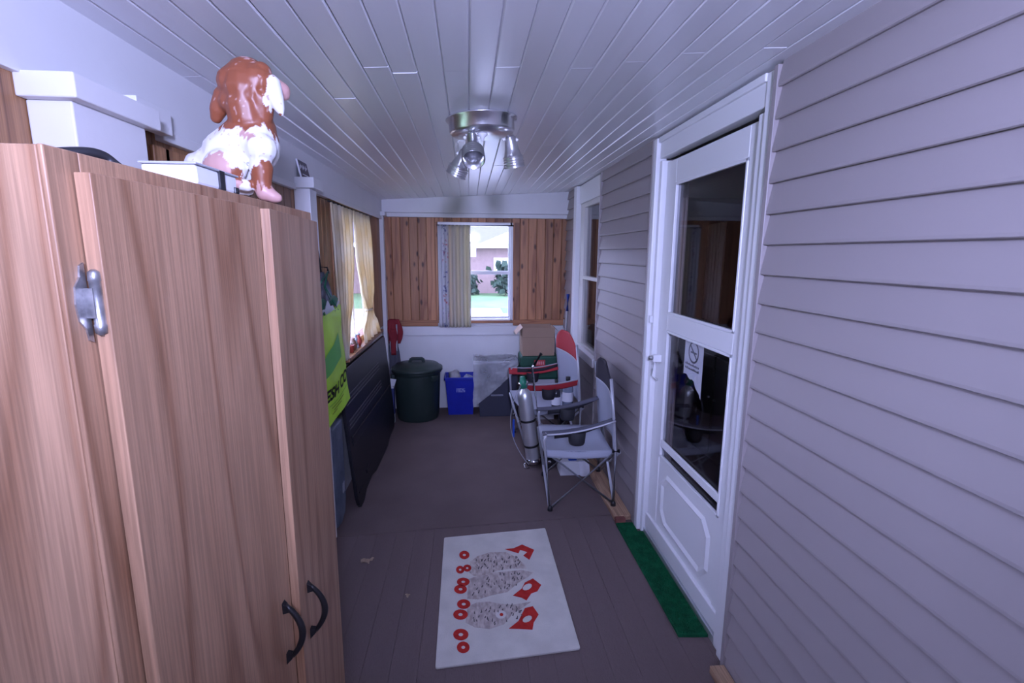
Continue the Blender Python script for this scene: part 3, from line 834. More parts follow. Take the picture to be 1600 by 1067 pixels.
# ------------------------------------------------------------------ ceiling lamp with three spot heads
LX, LY = 0.058, 2.165
lz = ceil_z(LX)-0.0015
cl = thing('ceiling_spotlight', 'brushed nickel ceiling lamp with three adjustable spot heads', 'ceiling lamp', (LX, LY, lz))
tiltm = Matrix.Rotation(-math.atan(CSL), 4, 'Y')
MB().lathe([(0.0001, -0.001), (0.142, -0.001), (0.147, -0.003), (0.147, -0.007), (0.136, -0.012), (0.134, -0.052), (0.128, -0.060), (0.0001, -0.060)], 48, tiltm).build('canopy', NICKEL, cl)
MB().lathe([(0.0001, -0.060), (0.022, -0.060), (0.023, -0.064), (0.008, -0.075), (0.007, -0.087), (0.0001, -0.088)], 20, tiltm).build('finial', mat('white_plastic', (0.8, 0.8, 0.82), 0.4), cl)
def spot(top, mouth):
    top, mouth = Vector(top)-cl.location, Vector(mouth)-cl.location
    d = (mouth-top); Ln = d.length; d.normalize()
    q = d.to_track_quat('Z', 'Y').to_matrix().to_4x4()
    m = Matrix.Translation(top) @ q
    prof = [(0.0001, -0.012), (0.012, -0.011), (0.017, -0.002), (0.019, 0.010), (0.0225, Ln*0.35), (0.029, Ln*0.6)]
    z = Ln*0.62
    while z < Ln*0.97:
        prof += [(0.0315+0.004*(z/Ln-0.6), z), (0.0350+0.004*(z/Ln-0.6), z+0.002), (0.0315+0.004*(z/Ln-0.6), z+0.004)]
        z += Ln*0.085
    prof += [(0.0345, Ln), (0.033, Ln), (0.0285, Ln*0.62), (0.020, Ln*0.35), (0.014, Ln*0.2), (0.0001, Ln*0.2)]
    prof = [(r_0*1.28, z_0) for r_0, z_0 in prof]
    hd_ = MB().lathe(prof, 28, m).build('spot_shade', NICKEL, cl)
    MB().lathe([(0.0001, Ln*0.21), (0.0125, Ln*0.22), (0.0125, Ln*0.42), (0.009, Ln*0.45), (0.0001, Ln*0.45)], 16, m).build('bulb_socket', MATS['white_plastic'], hd_)
    bk = MB()
    a = top + d*0.006
    up = Vector((a.x*0.92, a.y*0.92-0.0, -0.062))
    side = Vector((1, 0, 0))
    bk.tube([a+side*0.026, Vector((a.x+0.026, a.y, up.z-0.012)), up+Vector((0, 0, -0.012)), up], 0.0022, 6)
    bk.tube([a-side*0.026, Vector((a.x-0.026, a.y, up.z-0.012)), up+Vector((0, 0, -0.012))], 0.0022, 6)
    bk.tube([a-side*0.026, a+side*0.026], 0.0022, 6)
    bk.build('bracket', MATS['white_plastic'], hd_)
    for s_ in (-1, 1):
        MB().ball(a+side*0.028*s_, 0.0065, 10).build('knob', MATS['white_plastic'], hd_)
spot(ony(737, 214, 2.12), ony(740, 250, 2.02))
spot(ony(726, 238, 2.235), ony(712, 274, 2.26))
spot(ony(797, 216, 2.16), ony(804, 262, 2.18))

# ------------------------------------------------------------------ floor mats
mc = [onz(694, 842, 0), onz(852, 827, 0), onz(907, 1016, 0), onz(680, 1047, 0)]
mat_o = thing('fish_doormat', 'off-white doormat printed with three grey fish and red floats', 'doormat', (0.145, 2.16, 0.0))
rm_ = lambda mb: rel(mb, mat_o)
def rounded(c, r=0.02, n=4):
    out = []
    k = len(c)
    for i in range(k):
        p, a, b = c[i], (c[i-1]-c[i]).normalized(), (c[(i+1) % k]-c[i]).normalized()
        for j in range(n+1):
            t = j/n
            out.append(p+a*r*(1-t)**2+b*r*t*t)
    return out
MATW = mat('offwhite_mat_pile', (0.66, 0.63, 0.58), 0.95, var=0.12, vscale=9, bump=0.35, bscale=220, spec=0.1)
rm_(MB().prism([Vector((p.x, p.y, 0.0008)) for p in rounded(mc, 0.012)], (0, 0, 0.009))).build('mat_base', MATW, mat_o, bevel=0.002)
REDP = mat('red_print', (0.52, 0.035, 0.03), 0.9, var=0.25, vscale=40, spec=0.1)
def cp2(x, y, z=0.0100): return onz(660+x*0.2502, 800+y*0.2502, z)
def flat(poly, name, m, h=0.0009, z=0.0098):
    return rm_(MB().prism([cp2(x, y, z) for x, y in poly], (0, 0, h))).build(name, m, mat_o)
for (x, y, rx, ry) in ((262, 268, 32, 26), (236, 360, 26, 24), (280, 350, 26, 22), (255, 436, 40, 26), (238, 482, 40, 28), (258, 575, 42, 30), (238, 640, 46, 32), (240, 765, 48, 36), (255, 845, 40, 36)):
    n = 20
    vs, fs = [], []
    for i in range(n):
        t = 2*math.pi*i/n
        for k_ in (1.0, 0.30):
            p = cp2(x+rx*k_*math.cos(t), y+ry*k_*math.sin(t))
            vs += [Vector((p.x, p.y, 0.0098)), Vector((p.x, p.y, 0.0108))]
    for i in range(n):
        a, b_ = i*4, ((i+1) % n)*4
        fs += [(a+1, b_+1, b_+3, a+3), (a, a+1, b_+1, b_), (a+2, b_+2, b_+3, a+3), (a, b_, b_+2, a+2)]
    rm_(MB().add(vs, fs)).build('red_float', REDP, mat_o)
for poly in ([(515, 232), (570, 226), (622, 203), (698, 236), (668, 298), (630, 272), (655, 250), (610, 236), (600, 258)],
             [(565, 522), (620, 478), (640, 440), (690, 415), (742, 455), (718, 495), (680, 508), (650, 552), (620, 535)],
             [(540, 728), (600, 680), (640, 600), (690, 588), (726, 640), (695, 690), (688, 735), (610, 730)]):
    flat(poly, 'red_tail', REDP)
for (x, y) in ((655, 468), (655, 668)):
    flat([(x+28*math.cos(t*0.5236)+8*math.sin(t*0.5236), y+16*math.sin(t*0.5236)-14*math.cos(t*0.5236)) for t in range(12)], 'white_spot', MATW, z=0.0108)
FISH = mat('grey_fish_print', (0.56, 0.49, 0.45), 0.95, col2=(0.36, 0.30, 0.28), vscale=70, spec=0.1, stretch=(1, 0.45, 1))
PALEF = mat('pale_fish_print', (0.60, 0.53, 0.49), 0.95, col2=(0.38, 0.31, 0.28), vscale=60, spec=0.1, stretch=(1, 0.5, 1))
flat([(300, 310), (345, 275), (430, 250), (520, 250), (590, 285), (640, 330), (650, 352), (560, 352), (470, 365), (400, 395), (320, 400), (285, 370)], 'fish_print', PALEF)
flat([(285, 420), (360, 395), (450, 378), (540, 370), (620, 362), (690, 378), (660, 405), (600, 440), (530, 500), (430, 520), (350, 545), (280, 540)], 'fish_print', FISH)
flat([(280, 590), (340, 565), (420, 560), (480, 572), (560, 580), (680, 560), (620, 600), (560, 640), (510, 700), (420, 730), (330, 720), (270, 690)], 'fish_print', FISH)
for i in range(2, 3):
    x, y = ((480, 300), (570, 405), (490, 640))[i]
    flat([(x+34*math.cos(t*0.628), y+26*math.sin(t*0.628)) for t in range(10)], 'fish_gill', mat('pale_gill_print', (0.64, 0.60, 0.57), 0.95), z=0.0106, h=0.0006)  # paler printed disc around the eye
    flat([(x+12*math.cos(t*0.785)+4, y+10*math.sin(t*0.785)) for t in range(8)], 'fish_eye', REDP, z=0.0111, h=0.0005)
INK = mat('dark_ink_print', (0.10, 0.085, 0.09), 0.95)
rr = random.Random(3)
for i in range(110):
    f_ = i % 3
    t = rr.random()
    x = 310+t*320; yc = (320, 450, 640)[f_] - (t-0.5)*(20, 80, 30)[f_]; y = yc + rr.uniform(-1, 1)*(60, 62, 70)[f_]*(1-abs(t-0.45))
    a = rr.uniform(-0.6, 0.6); l = rr.uniform(8, 20)
    flat([(x-3, y), (x+l*math.sin(a), y-l), (x+l*math.sin(a)+5, y-l+2), (x+4, y+2)], 'ink_stroke', INK, h=0.0005, z=0.0109)

TURF = mat('green_turf', (0.012, 0.16, 0.065), 0.9, var=0.35, vscale=30, bump=0.8, bscale=300, spec=0.15)
tf = thing('turf_strip', 'strip of green artificial turf in front of the storm door', 'mat', (0.95, 2.2, 0.0))
rel(MB().prism([(0.866, 2.655, 0.0008), (0.968, 2.655, 0.0008), (0.968, 2.560, 0.0008), (0.998, 2.560, 0.0008), (0.998, 1.760, 0.0008), (0.872, 1.770, 0.0008)], (0, 0, 0.014)), tf).build('turf_backing', TURF, tf, bevel=0.002)
bt = MB(); rr = random.Random(5)
for i in range(6500):
    x, y = rr.uniform(0.874, 0.993), rr.uniform(1.775, 2.65)
    if y > 2.555 and x > 0.963: continue
    a = rr.uniform(0, 6.28); dx, dy = 0.0016*math.cos(a), 0.0016*math.sin(a)
    tx, ty = rr.uniform(-0.004, 0.004), rr.uniform(-0.004, 0.004)
    bt.add([(x-dx, y-dy, 0.0145), (x+dx, y+dy, 0.0145), (x+tx, y+ty, 0.0145+rr.uniform(0.005, 0.009))], [(0, 1, 2)])
bl = rel(bt, tf).build('turf_blades', TURF, tf); bl['kind'] = 'stuff'

# bare wooden ledge along the house wall
for n_, (ya, yb, xa) in enumerate(((2.70, 3.62, 0.868), (0.9, 1.585, 0.915))):
    lg = MB().box(xa, XR-0.002, ya, yb, 0.004, 0.036).build('wooden_ledge', RAWWOOD, bevel=0.003, origin=(xa, ya, 0.004))
    tag(lg, ['bare wooden ledge along the siding under the camp chairs', 'bare wooden ledge end below the near siding'][n_], 'ledge')
bk_ = MB().box(0.868, 0.930, 2.664, 2.697, 0.004, 0.034).build('brick_piece', mat('dark_red_brick', (0.24, 0.08, 0.065), 0.9, var=0.4, vscale=30, bump=0.3), bevel=0.004, origin=(0.90, 2.68, 0.004))
tag(bk_, 'dark red brick piece at the end of the ledge beside the turf', 'brick')

# dry leaves
LEAFD = mat('dry_leaf', (0.42, 0.31, 0.22), 0.85, var=0.3, vscale=60)
for n_, (px, py, s_) in enumerate(((570, 879, 0.034), (580, 876, 0.022), (637, 932, 0.017))):
    c = onz(px, py, 0.0); rr = random.Random(n_+11)
    pts = []
    b = MB()
    def lf(u, v, rr=rr, s_=s_):
        a = (u-0.5)*2; w = math.sin(v*math.pi)**0.7
        return (a*w*s_*0.55+0.004*math.sin(v*9), (v-0.5)*s_*1.9, 0.003+0.35*s_*abs(a)*w+0.12*s_*math.sin(v*7+n_))
    b.grid(lf, 6, 8)
    o = b.build('dry_leaf', LEAFD, solid=0.0008, origin=(0, 0, 0)); o.location = (c.x, c.y, 0.001); o.rotation_euler = (0, 0, 0.9+n_*1.3)
    tag(o, ['largest curled dry leaf on the floor near the oak cabinet', 'smaller dry leaf touching the largest one near the cabinet', 'small pale leaf scrap on the floor beside the fish mat'][n_], 'leaf', 'dry leaves on the floor')

# ------------------------------------------------------------------ curtains
def curtain_mat():
    m, nt, b = nodes_of('cream_curtain')
    N, L = nt.nodes, nt.links
    tc = N.new('ShaderNodeTexCoord'); n = N.new('ShaderNodeTexNoise'); n.inputs['Scale'].default_value = 5; n.inputs['Detail'].default_value = 6
    L.new(tc.outputs['Object'], n.inputs['Vector'])
    r = N.new('ShaderNodeValToRGB'); r.color_ramp.elements[0].color = (0.78, 0.64, 0.38, 1); r.color_ramp.elements[1].color = (0.86, 0.78, 0.62, 1)
    r.color_ramp.elements[0].position = 0.4; r.color_ramp.elements[1].position = 0.62
    L.new(n.outputs['Fac'], r.inputs[0]); L.new(r.outputs[0], b.inputs['Base Color'])
    b.inputs['Roughness'].default_value = 0.9
    t = N.new('ShaderNodeBsdfTranslucent'); L.new(r.outputs[0], t.inputs[0])
    mx = N.new('ShaderNodeMixShader'); mx.inputs[0].default_value = 0.35
    out = [x for x in N if x.type == 'OUTPUT_MATERIAL'][0]
    L.new(b.outputs[0], mx.inputs[1]); L.new(t.outputs[0], mx.inputs[2]); L.new(mx.outputs[0], out.inputs[0])
    return m
CURT = curtain_mat()
def lerp_rows(rows, t):
    for a, b in zip(rows[:-1], rows[1:]):
        if a[0] <= t <= b[0]:
            f = (t-a[0])/(b[0]-a[0]); f = f*f*(3-2*f)
            return [x+(y-x)*f for x, y in zip(a[1:], b[1:])]
    return rows[-1][1:]
def side_curtain(name, rows, xc, pleats, amp, label, z0, z1, parent=None):
    """rows: (t, near y, far y) with t 0 at the top"""
    b = MB()
    ym = (rows[0][1]+rows[0][2])/2
    def fn(u, v):
        ya, yb = lerp_rows([(r[0], r[1], r[2]) for r in rows], v)
        w = abs(yb-ya)
        a = amp*(0.5+0.5*min(1, v*6))
        return (a*math.sin(u*pleats*2*math.pi)+0.3*a*math.sin(u*pleats*4.7*math.pi+v*2), ya+(yb-ya)*u-ym, (z1-z0)*(1-v))
    b.grid(fn, pleats*10, 26)
    o = b.build(name, CURT, parent, solid=0.0014)
    o.location = (xc, ym, z0)
    return tag(o, label, 'curtain') if label else o
side_curtain('window_curtain', [(0, 2.99, 3.525), (0.35, 3.01, 3.51), (0.62, 3.03, 3.43), (0.80, 3.06, 3.30), (1.0, 3.13, 3.21)], -0.785, 6, 0.013,
             'cream curtain hanging loose, nearest panel on the left window', 0.925, 1.885)
cb = thing('tied_curtain', 'cream curtain gathered and tied low at the far side of left window', 'curtain', (-0.785, 4.15, 0.90))
o = side_curtain('curtain_cloth', [(0, 3.545, 4.16), (0.30, 3.58, 4.18), (0.58, 3.70, 4.17), (0.68, 3.81, 4.08), (0.735, 3.87, 4.03), (0.78, 3.83, 4.10), (0.88, 3.70, 4.32), (1.0, 3.72, 4.44)], -0.785, 5, 0.016, None, 0.905, 1.885, cb)
o.location = (0, (3.545+4.16)/2-4.15, 0.905-0.90)
MB().tube([(0.022*math.cos(t*0.5236)*1.0, -0.20+0.085*math.sin(t*0.5236), 0.265) for t in range(13)], 0.009, 8, caps=False).build('tie', CURT, cb)
rod = MB().tube([(-0.787, 2.96, 1.888), (-0.787, 4.22, 1.888)], 0.006, 8)
tag(rod.build('curtain_rod', DARKMET, origin=(-0.787, 2.96, 1.888)), 'thin dark rod carrying the two left window curtains', 'curtain rod')

def back_curtain_mat():
    m, nt, b = nodes_of('striped_back_curtain')
    N, L = nt.nodes, nt.links
    tc = N.new('ShaderNodeTexCoord'); sp = N.new('ShaderNodeSeparateXYZ'); L.new(tc.outputs['Object'], sp.inputs[0])
    r = N.new('ShaderNodeValToRGB'); r.color_ramp.interpolation = 'LINEAR'
    e = r.color_ramp.elements
    mr = N.new('ShaderNodeMapRange'); mr.inputs[1].default_value = -0.16; mr.inputs[2].default_value = 0.16; L.new(sp.outputs[0], mr.inputs[0])
    L.new(mr.outputs[0], r.inputs[0])
    cols = [(0.0, (0.66, 0.66, 0.68)), (0.16, (0.62, 0.62, 0.66)), (0.30, (0.50, 0.49, 0.50)), (0.36, (0.66, 0.55, 0.38)), (0.48, (0.54, 0.50, 0.42)), (0.62, (0.66, 0.58, 0.40)), (0.74, (0.58, 0.55, 0.46)), (0.86, (0.72, 0.66, 0.44)), (1.0, (0.64, 0.60, 0.46))]
    e[0].color = (*cols[0][1], 1); e[1].color = (*cols[-1][1], 1)
    for p, c in cols[1:-1]:
        x = e.new(p); x.color = (*c, 1)
    n = N.new('ShaderNodeTexNoise'); n.inputs['Scale'].default_value = 26; n.inputs['Detail'].default_value = 3; L.new(tc.outputs['Object'], n.inputs['Vector'])
    # floral blotches in the pale band near the left edge
    band = N.new('ShaderNodeMapRange'); band.inputs[1].default_value = 0.30; band.inputs[2].default_value = 0.14; band.clamp = True
    L.new(mr.outputs[0], band.inputs[0])
    th = N.new('ShaderNodeMapRange'); th.inputs[1].default_value = 0.54; th.inputs[2].default_value = 0.62; L.new(n.outputs['Fac'], th.inputs[0])
    mu = N.new('ShaderNodeMath'); mu.operation = 'MULTIPLY'
    b2 = N.new('ShaderNodeMapRange'); b2.inputs[1].default_value = 0.10; b2.inputs[2].default_value = 0.17; L.new(mr.outputs[0], b2.inputs[0])
    b3 = N.new('ShaderNodeMapRange'); b3.inputs[1].default_value = 0.34; b3.inputs[2].default_value = 0.28; L.new(mr.outputs[0], b3.inputs[0])
    m3 = N.new('ShaderNodeMath'); m3.operation = 'MULTIPLY'; L.new(b2.outputs[0], m3.inputs[0]); L.new(b3.outputs[0], m3.inputs[1])
    L.new(th.outputs[0], mu.inputs[0]); L.new(m3.outputs[0], mu.inputs[1])
    n2 = N.new('ShaderNodeTexNoise'); n2.inputs['Scale'].default_value = 7; L.new(tc.outputs['Object'], n2.inputs['Vector'])
    fc = N.new('ShaderNodeValToRGB'); fc.color_ramp.elements[0].color = (0.16, 0.17, 0.30, 1); fc.color_ramp.elements[1].color = (0.42, 0.12, 0.12, 1)
    fc.color_ramp.elements[0].position = 0.48; fc.color_ramp.elements[1].position = 0.56; L.new(n2.outputs['Fac'], fc.inputs[0])
    mx = N.new('ShaderNodeMix'); mx.data_type = 'RGBA'; L.new(mu.outputs[0], mx.inputs[0]); L.new(r.outputs[0], mx.inputs[6]); L.new(fc.outputs[0], mx.inputs[7])
    L.new(mx.outputs[2], b.inputs['Base Color']); b.inputs['Roughness'].default_value = 0.9
    t = N.new('ShaderNodeBsdfTranslucent'); L.new(mx.outputs[2], t.inputs[0])
    ms = N.new('ShaderNodeMixShader'); ms.inputs[0].default_value = 0.15
    out = [x for x in N if x.type == 'OUTPUT_MATERIAL'][0]
    L.new(b.outputs[0], ms.inputs[1]); L.new(t.outputs[0], ms.inputs[2]); L.new(ms.outputs[0], out.inputs[0])
    return m
bc = MB()
bc.grid(lambda u, v: (-0.160+0.320*u, 0.012*math.sin(u*9*2*math.pi+0.5*math.sin(v*3))*(0.6+0.4*v), 1.01*(1-v)), 90, 20)
bc = bc.build('back_curtain', back_curtain_mat(), solid=0.0012); bc.location = (-0.140, 4.975, 0.862)
tag(bc, 'striped cream and floral curtain over the left half of the back window', 'curtain')
tag(MB().tube([(-0.31, 4.977, 1.872), (0.45, 4.977, 1.872)], 0.005, 8).build('curtain_rod', DARKMET, origin=(-0.31, 4.977, 1.872)), 'thin dark rod above the back window', 'curtain rod')

# ------------------------------------------------------------------ bag, umbrella, panel by the left wall
BAGM = mat('lime_bag_plastic', (0.55, 0.95, 0.045), 0.45, var=0.22, vscale=5, bump=0.12, bscale=14)
bg_ = thing('shopping_bag', 'lime green shopping bag with black lettering hanging by the cabinet end', 'bag', (-0.655, 2.36, 0.80))
BY0, BY1 = -0.36, 0.27
def bagf(side):
    def fn(u, v):
        # v 0 bottom .. 1 top; outline flares a little to the far lower corner
        y0 = BY0; y1 = 0.300-0.10*v-0.02*math.sin(v*3.1)
        zz = 0.545*v + 0.02*(1-v)*u - 0.022*v*math.sin(u*math.pi)
        bulge = 0.022*math.sin(u*math.pi)*(0.35+0.65*math.sin(min(1, v*1.1)*math.pi))
        wr = 0.006*noise.noise(Vector((u*5, v*4, 3.0*side)))+0.004*math.sin(u*9+v*11)
        return (side*(bulge+0.004)+wr*0.7, y0+(y1-y0)*u, zz)
    return fn
MB().grid(bagf(1), 24, 28).build('front_panel', BAGM, bg_)
MB().grid(bagf(-1), 24, 28).build('back_panel', BAGM, bg_)
DKG = mat('dark_green_print', (0.08, 0.42, 0.06), 0.5)
def on_bag(u, v, off=0.003):
    p = Vector(bagf(1)(u, v)); p.x += off; return p
def bagpatch(us, vs, name, m, n=10):
    b = MB().grid(lambda a, c: on_bag(us[0]+(us[1]-us[0])*a, vs(a)[0]+(vs(a)[1]-vs(a)[0])*c), n, 6)
    return b.build(name, m, bg_)
bagpatch((0.12, 0.78), lambda a: (0.44+0.10*a, 0.58+0.20*a), 'green_print', DKG)
INKB = mat('black_ink', (0.012, 0.014, 0.012), 0.5)
tm = text_mesh('bag_lettering', 'FRESH CO', 0.105, INKB, 0.0004, 0.25, 0.0035)
tw = max(v.co.x for v in tm.vertices)
for v in tm.vertices:
    y = v.co.x; z = v.co.y
    u_ = (0.03+y/tw*0.93); vv = 0.245+z*0.78/0.545+0.02*y
    p = on_bag(min(max(u_, 0), 1), vv, 0.004)
    v.co = p
obj('bag_lettering', tm, bg_)
for zz, l0, l1 in ((0.19, 0.35, 0.90), (0.155, 0.40, 0.75), (0.12, 0.45, 0.66), (0.09, 0.42, 0.55)):
    bagpatch((l0, l1), lambda a, zz=zz: (zz, zz+0.006), 'print_line', DKG if zz > 0.18 else INKB)
# contents showing at the top
MB().grid(lambda u, v: (-0.012+0.02*v, BY0+0.05+u*0.50, 0.505+0.05*v+0.02*math.sin(u*14)+0.01*math.sin(u*37)), 30, 4).build('white_paper', mat('white_paper', (0.75, 0.76, 0.82), 0.7), bg_)
MB().grid(lambda u, v: (-0.016+0.012*v, BY0+0.04+u*0.52, 0.54+0.045*v+0.012*math.sin(u*17)), 30, 4).build('green_wrap', mat('dark_green_wrap', (0.02, 0.16, 0.09), 0.5), bg_)
for s_ in (-0.12, 0.12):
    MB().tube([(0.006, s_-0.03, 0.52), (-0.03, s_*0.5, 0.64), (-0.045, 0.195, 0.71), (-0.03, s_*0.5+0.02, 0.64), (0.006, s_+0.03, 0.52)], 0.003, 6).build('bag_handle', mat('dark_green_wrap', (0.02, 0.16, 0.09), 0.5), bg_)
hk = MB().tube([(-0.765, 2.60, 1.53), (-0.715, 2.60, 1.525), (-0.700, 2.57, 1.500), (-0.700, 2.55, 1.515)], 0.004, 8)
tag(hk.build('wall_hook', DARKMET, origin=(-0.765, 2.60, 1.53)), 'small dark hook on the white post above the lime bag', 'hook')

um = thing('folded_umbrella', 'folded dark grey patterned umbrella hanging above the lime bag', 'umbrella', (-0.735, 2.52, 1.30))
UMB = mat('mottled_umbrella_cloth', (0.05, 0.05, 0.065), 0.7, col2=(0.22, 0.22, 0.27), vscale=16)
u0, u1, u2 = onx(495, 388, -0.725), onx(501, 425, -0.725), onx(505, 482, -0.725)
rel(MB().tube([u0, u0+(u1-u0)*0.5+Vector((0, 0.004, 0)), u1], 0.0065, 8), um).build('shaft', BLACK, um)
b = MB()
def umf(u, v):
    p = u1+(u2-u1)*v; t = u*2*math.pi
    r = (0.020+0.055*math.sin(v*math.pi*0.62))*(1+0.22*math.sin(t*6+v*3))
    return (p.x+0.55*r*math.cos(t), p.y+r*math.sin(t)*1.0, p.z)
b.grid(umf, 48, 14)
rel(b, um).build('folded_cloth', UMB, um)

# black ribbed panel leaning on the left wall
pn = thing('ribbed_board', 'large black ribbed plastic panel leaning against the left wall', 'panel', (-0.715, 2.93, 0.004))
PNM = mat('black_panel_plastic', (0.012, 0.012, 0.016), 0.40, spec=0.35, bump=0.05, bscale=150)
Lp, Hp = 1.44, 0.885
lean = Matrix.Rotation(math.radians(-5.0), 4, 'Y')
skew = Matrix.Rotation(math.radians(-1.0), 4, 'Z')
mm = skew @ lean
outl = [(0.02, 0.03), (0.05, 0.0), (0.14, 0.0), (0.22, 0.035), (0.40, 0.05), (0.55, 0.02), (1.00, 0.02), (1.10, 0.05), (1.36, 0.06), (1.42, 0.12), (1.44, 0.25), (1.44, Hp-0.03), (1.41, Hp), (0.03, Hp), (0.0, Hp-0.03), (0.0, 0.08)]
MB().prism([mm @ Vector((0, y, z)) for y, z in outl], mm.to_3x3() @ Vector((0.022, 0, 0))).build('panel_board', PNM, pn, bevel=0.004)
for z in (0.52, 0.545, 0.57, 0.67, 0.695, 0.72):
    MB().box(0.022, 0.0265, 0.04, 1.05, z, z+0.006, mm).build('rib', mat('painted_rib_sheen', (0.075, 0.075, 0.09), 0.3), pn, bevel=0.002)  # sheen on the black ribs painted in as a lighter grey
MB().prism([mm @ Vector((0.022, y, z)) for y, z in ((0.05, 0.41), (1.38, 0.41), (1.38, 0.45), (0.05, 0.47))], mm.to_3x3() @ Vector((0.010, 0, 0))).build('raised_band', PNM, pn, bevel=0.004)
MB().box(0.022, 0.029, 0.26, 0.38, 0.13, 0.155, mm).build('recess_clip', PNM, pn, bevel=0.003)
MB().box(0.022, 0.026, 0.04, 0.16, 0.10, 0.108, mm).build('rib', PNM, pn)
# blue-grey slab standing between cabinet and panel
sl = thing('plastic_slab', 'mottled blue grey plastic slab standing between cabinet and black panel', 'slab', (-0.812, 2.72, 0.004))
SLM = mat('blue_grey_plastic', (0.15, 0.18, 0.24), 0.6, col2=(0.08, 0.10, 0.15), vscale=9, bump=0.2, bscale=40)
o = MB().prism([(0, -0.02, 0.62), (0, -0.02, 0.02), (0, 0.08, 0.0), (0, 0.16, 0.03), (0, 0.195, 0.12), (0, 0.20, 0.62)], (0.045, 0, 0)).build('slab_body', SLM, sl, bevel=0.012)
MB().box(0.045, 0.048, 0.12, 0.16, 0.17, 0.23).build('pale_scuff', mat('pale_scuff', (0.4, 0.42, 0.48), 0.7), sl)

# trinkets on the left window sill
def trinket(name, y, prof, m, label, cat, extra=None):
    o = thing(name, label, cat, (-0.806, y, 0.9308))
    MB().lathe(prof, 14).build('body', m, o, )
    if extra: extra(o)
    return o
CER = mat('grey_ceramic', (0.40, 0.42, 0.46), 0.4); REDC = mat('red_ceramic', (0.42, 0.07, 0.05), 0.4); BRC = mat('brown_glaze', (0.20, 0.10, 0.06), 0.35)
pot = [(0.0001, 0), (0.020, 0), (0.026, 0.045), (0.029, 0.05), (0.025, 0.05), (0.022, 0.045), (0.0001, 0.04)]
vase = [(0.0001, 0), (0.018, 0), (0.027, 0.03), (0.022, 0.055), (0.011, 0.075), (0.014, 0.085), (0.0001, 0.084)]
fig = [(0.0001, 0), (0.022, 0), (0.024, 0.01), (0.016, 0.035), (0.011, 0.05), (0.015, 0.062), (0.013, 0.075), (0.0001, 0.083)]
trinket('flower_pot', 3.38, pot, REDC, 'tiny red flower pot on the left window sill', 'flower pot',
        lambda o: [MB().ball((0.012*math.cos(a), 0.012*math.sin(a), 0.062+0.006*(i % 2)), 0.011, 8).build('blossom', mat('cream_blossom', (0.6, 0.5, 0.42), 0.7), o) for i, a in enumerate((0, 1.3, 2.6, 3.9, 5.2))])
trinket('figurine', 3.54, fig, CER, 'small grey figurine on the left window sill', 'figurine', lambda o: MB().ball((0, 0, 0.088), 0.012, 10).build('head', CER, o))
trinket('small_vase', 3.46, vase, BRC, 'small brown glazed vase on the left window sill', 'vase', lambda o: MB().tube([(0.013, 0, 0.07), (0.03, 0, 0.06), (0.026, 0, 0.035)], 0.003, 6).build('handle', BRC, o))
trinket('small_jar', 3.62, vase, REDC, 'small dark red jar on the left window sill', 'jar', lambda o: MB().lathe([(0.0001, 0.083), (0.016, 0.083), (0.012, 0.092), (0.0001, 0.097)], 12).build('lid', CER, o))

# ------------------------------------------------------------------ far end: bins, tote, boxes
GC = mat('dark_green_bin_plastic', (0.022, 0.040, 0.036), 0.42, bump=0.04, bscale=60)
tc_ = thing('garbage_can', 'round dark green garbage can with a handled lid', 'garbage can', (-0.510, 4.755, 0.004))
MB().lathe([(0.0001, 0), (0.195, 0), (0.200, 0.012), (0.205, 0.05), (0.207, 0.054), (0.223, 0.44), (0.223, 0.455), (0.232, 0.458), (0.232, 0.485), (0.218, 0.485), (0.200, 0.03), (0.0001, 0.025)], 40).build('can_body', GC, tc_)
ld = MB().lathe([(0.240, 0.478), (0.246, 0.478), (0.247, 0.505), (0.235, 0.512), (0.215, 0.515), (0.205, 0.535), (0.10, 0.552), (0.0001, 0.556)], 40).build('lid', GC, tc_)
MB().prism([(-0.085, -0.018, 0.545), (-0.070, -0.018, 0.588), (-0.05, -0.018, 0.600), (0.05, -0.018, 0.600), (0.07, -0.018, 0.588), (0.085, -0.018, 0.545), (0.055, -0.018, 0.545), (0.045, -0.018, 0.572), (-0.045, -0.018, 0.572), (-0.055, -0.018, 0.545)], (0, 0.036, 0)).build('lid_handle', GC, ld, bevel=0.005)
for a in (-0.75, math.pi+0.3):
    q = Matrix.Rotation(a, 4, 'Z')
    MB().box(0.222, 0.255, -0.035, 0.035, 0.40, 0.45, q).build('side_handle', GC, tc_, bevel=0.006)

BLU = mat('blue_bin_plastic', (0.010, 0.025, 0.42), 0.4, var=0.15, vscale=10)
rb = thing('recycling_bin', 'bright blue recycling bin beside the garbage can', 'recycling bin', (-0.092, 4.86, 0.004))
MB().frustum((0, 0, 0), (0.122, 0.085), (0, 0, 0.375), (0.148, 0.110), True, 0.006).build('bin_body', BLU, rb, bevel=0.004)
rim = MB()
for (a, b_, c, d) in ((-0.160, 0.160, -0.122, -0.108), (-0.160, 0.160, 0.108, 0.122), (-0.160, -0.146, -0.122, 0.122), (0.146, 0.160, -0.122, 0.122)):
    rim.box(a, b_, c, d, 0.365, 0.392)
rim.build('rim', BLU, rb, bevel=0.004)
MB().box(-0.04, 0.045, -0.1125, -0.1075, 0.245, 0.285, Matrix.Rotation(0.02, 4, 'X')).build('faded_print', mat('faded_white_print', (0.30, 0.33, 0.62), 0.6, col2=(0.03, 0.05, 0.42), vscale=60), rb)
FILM = film('clear_film', 0.38)
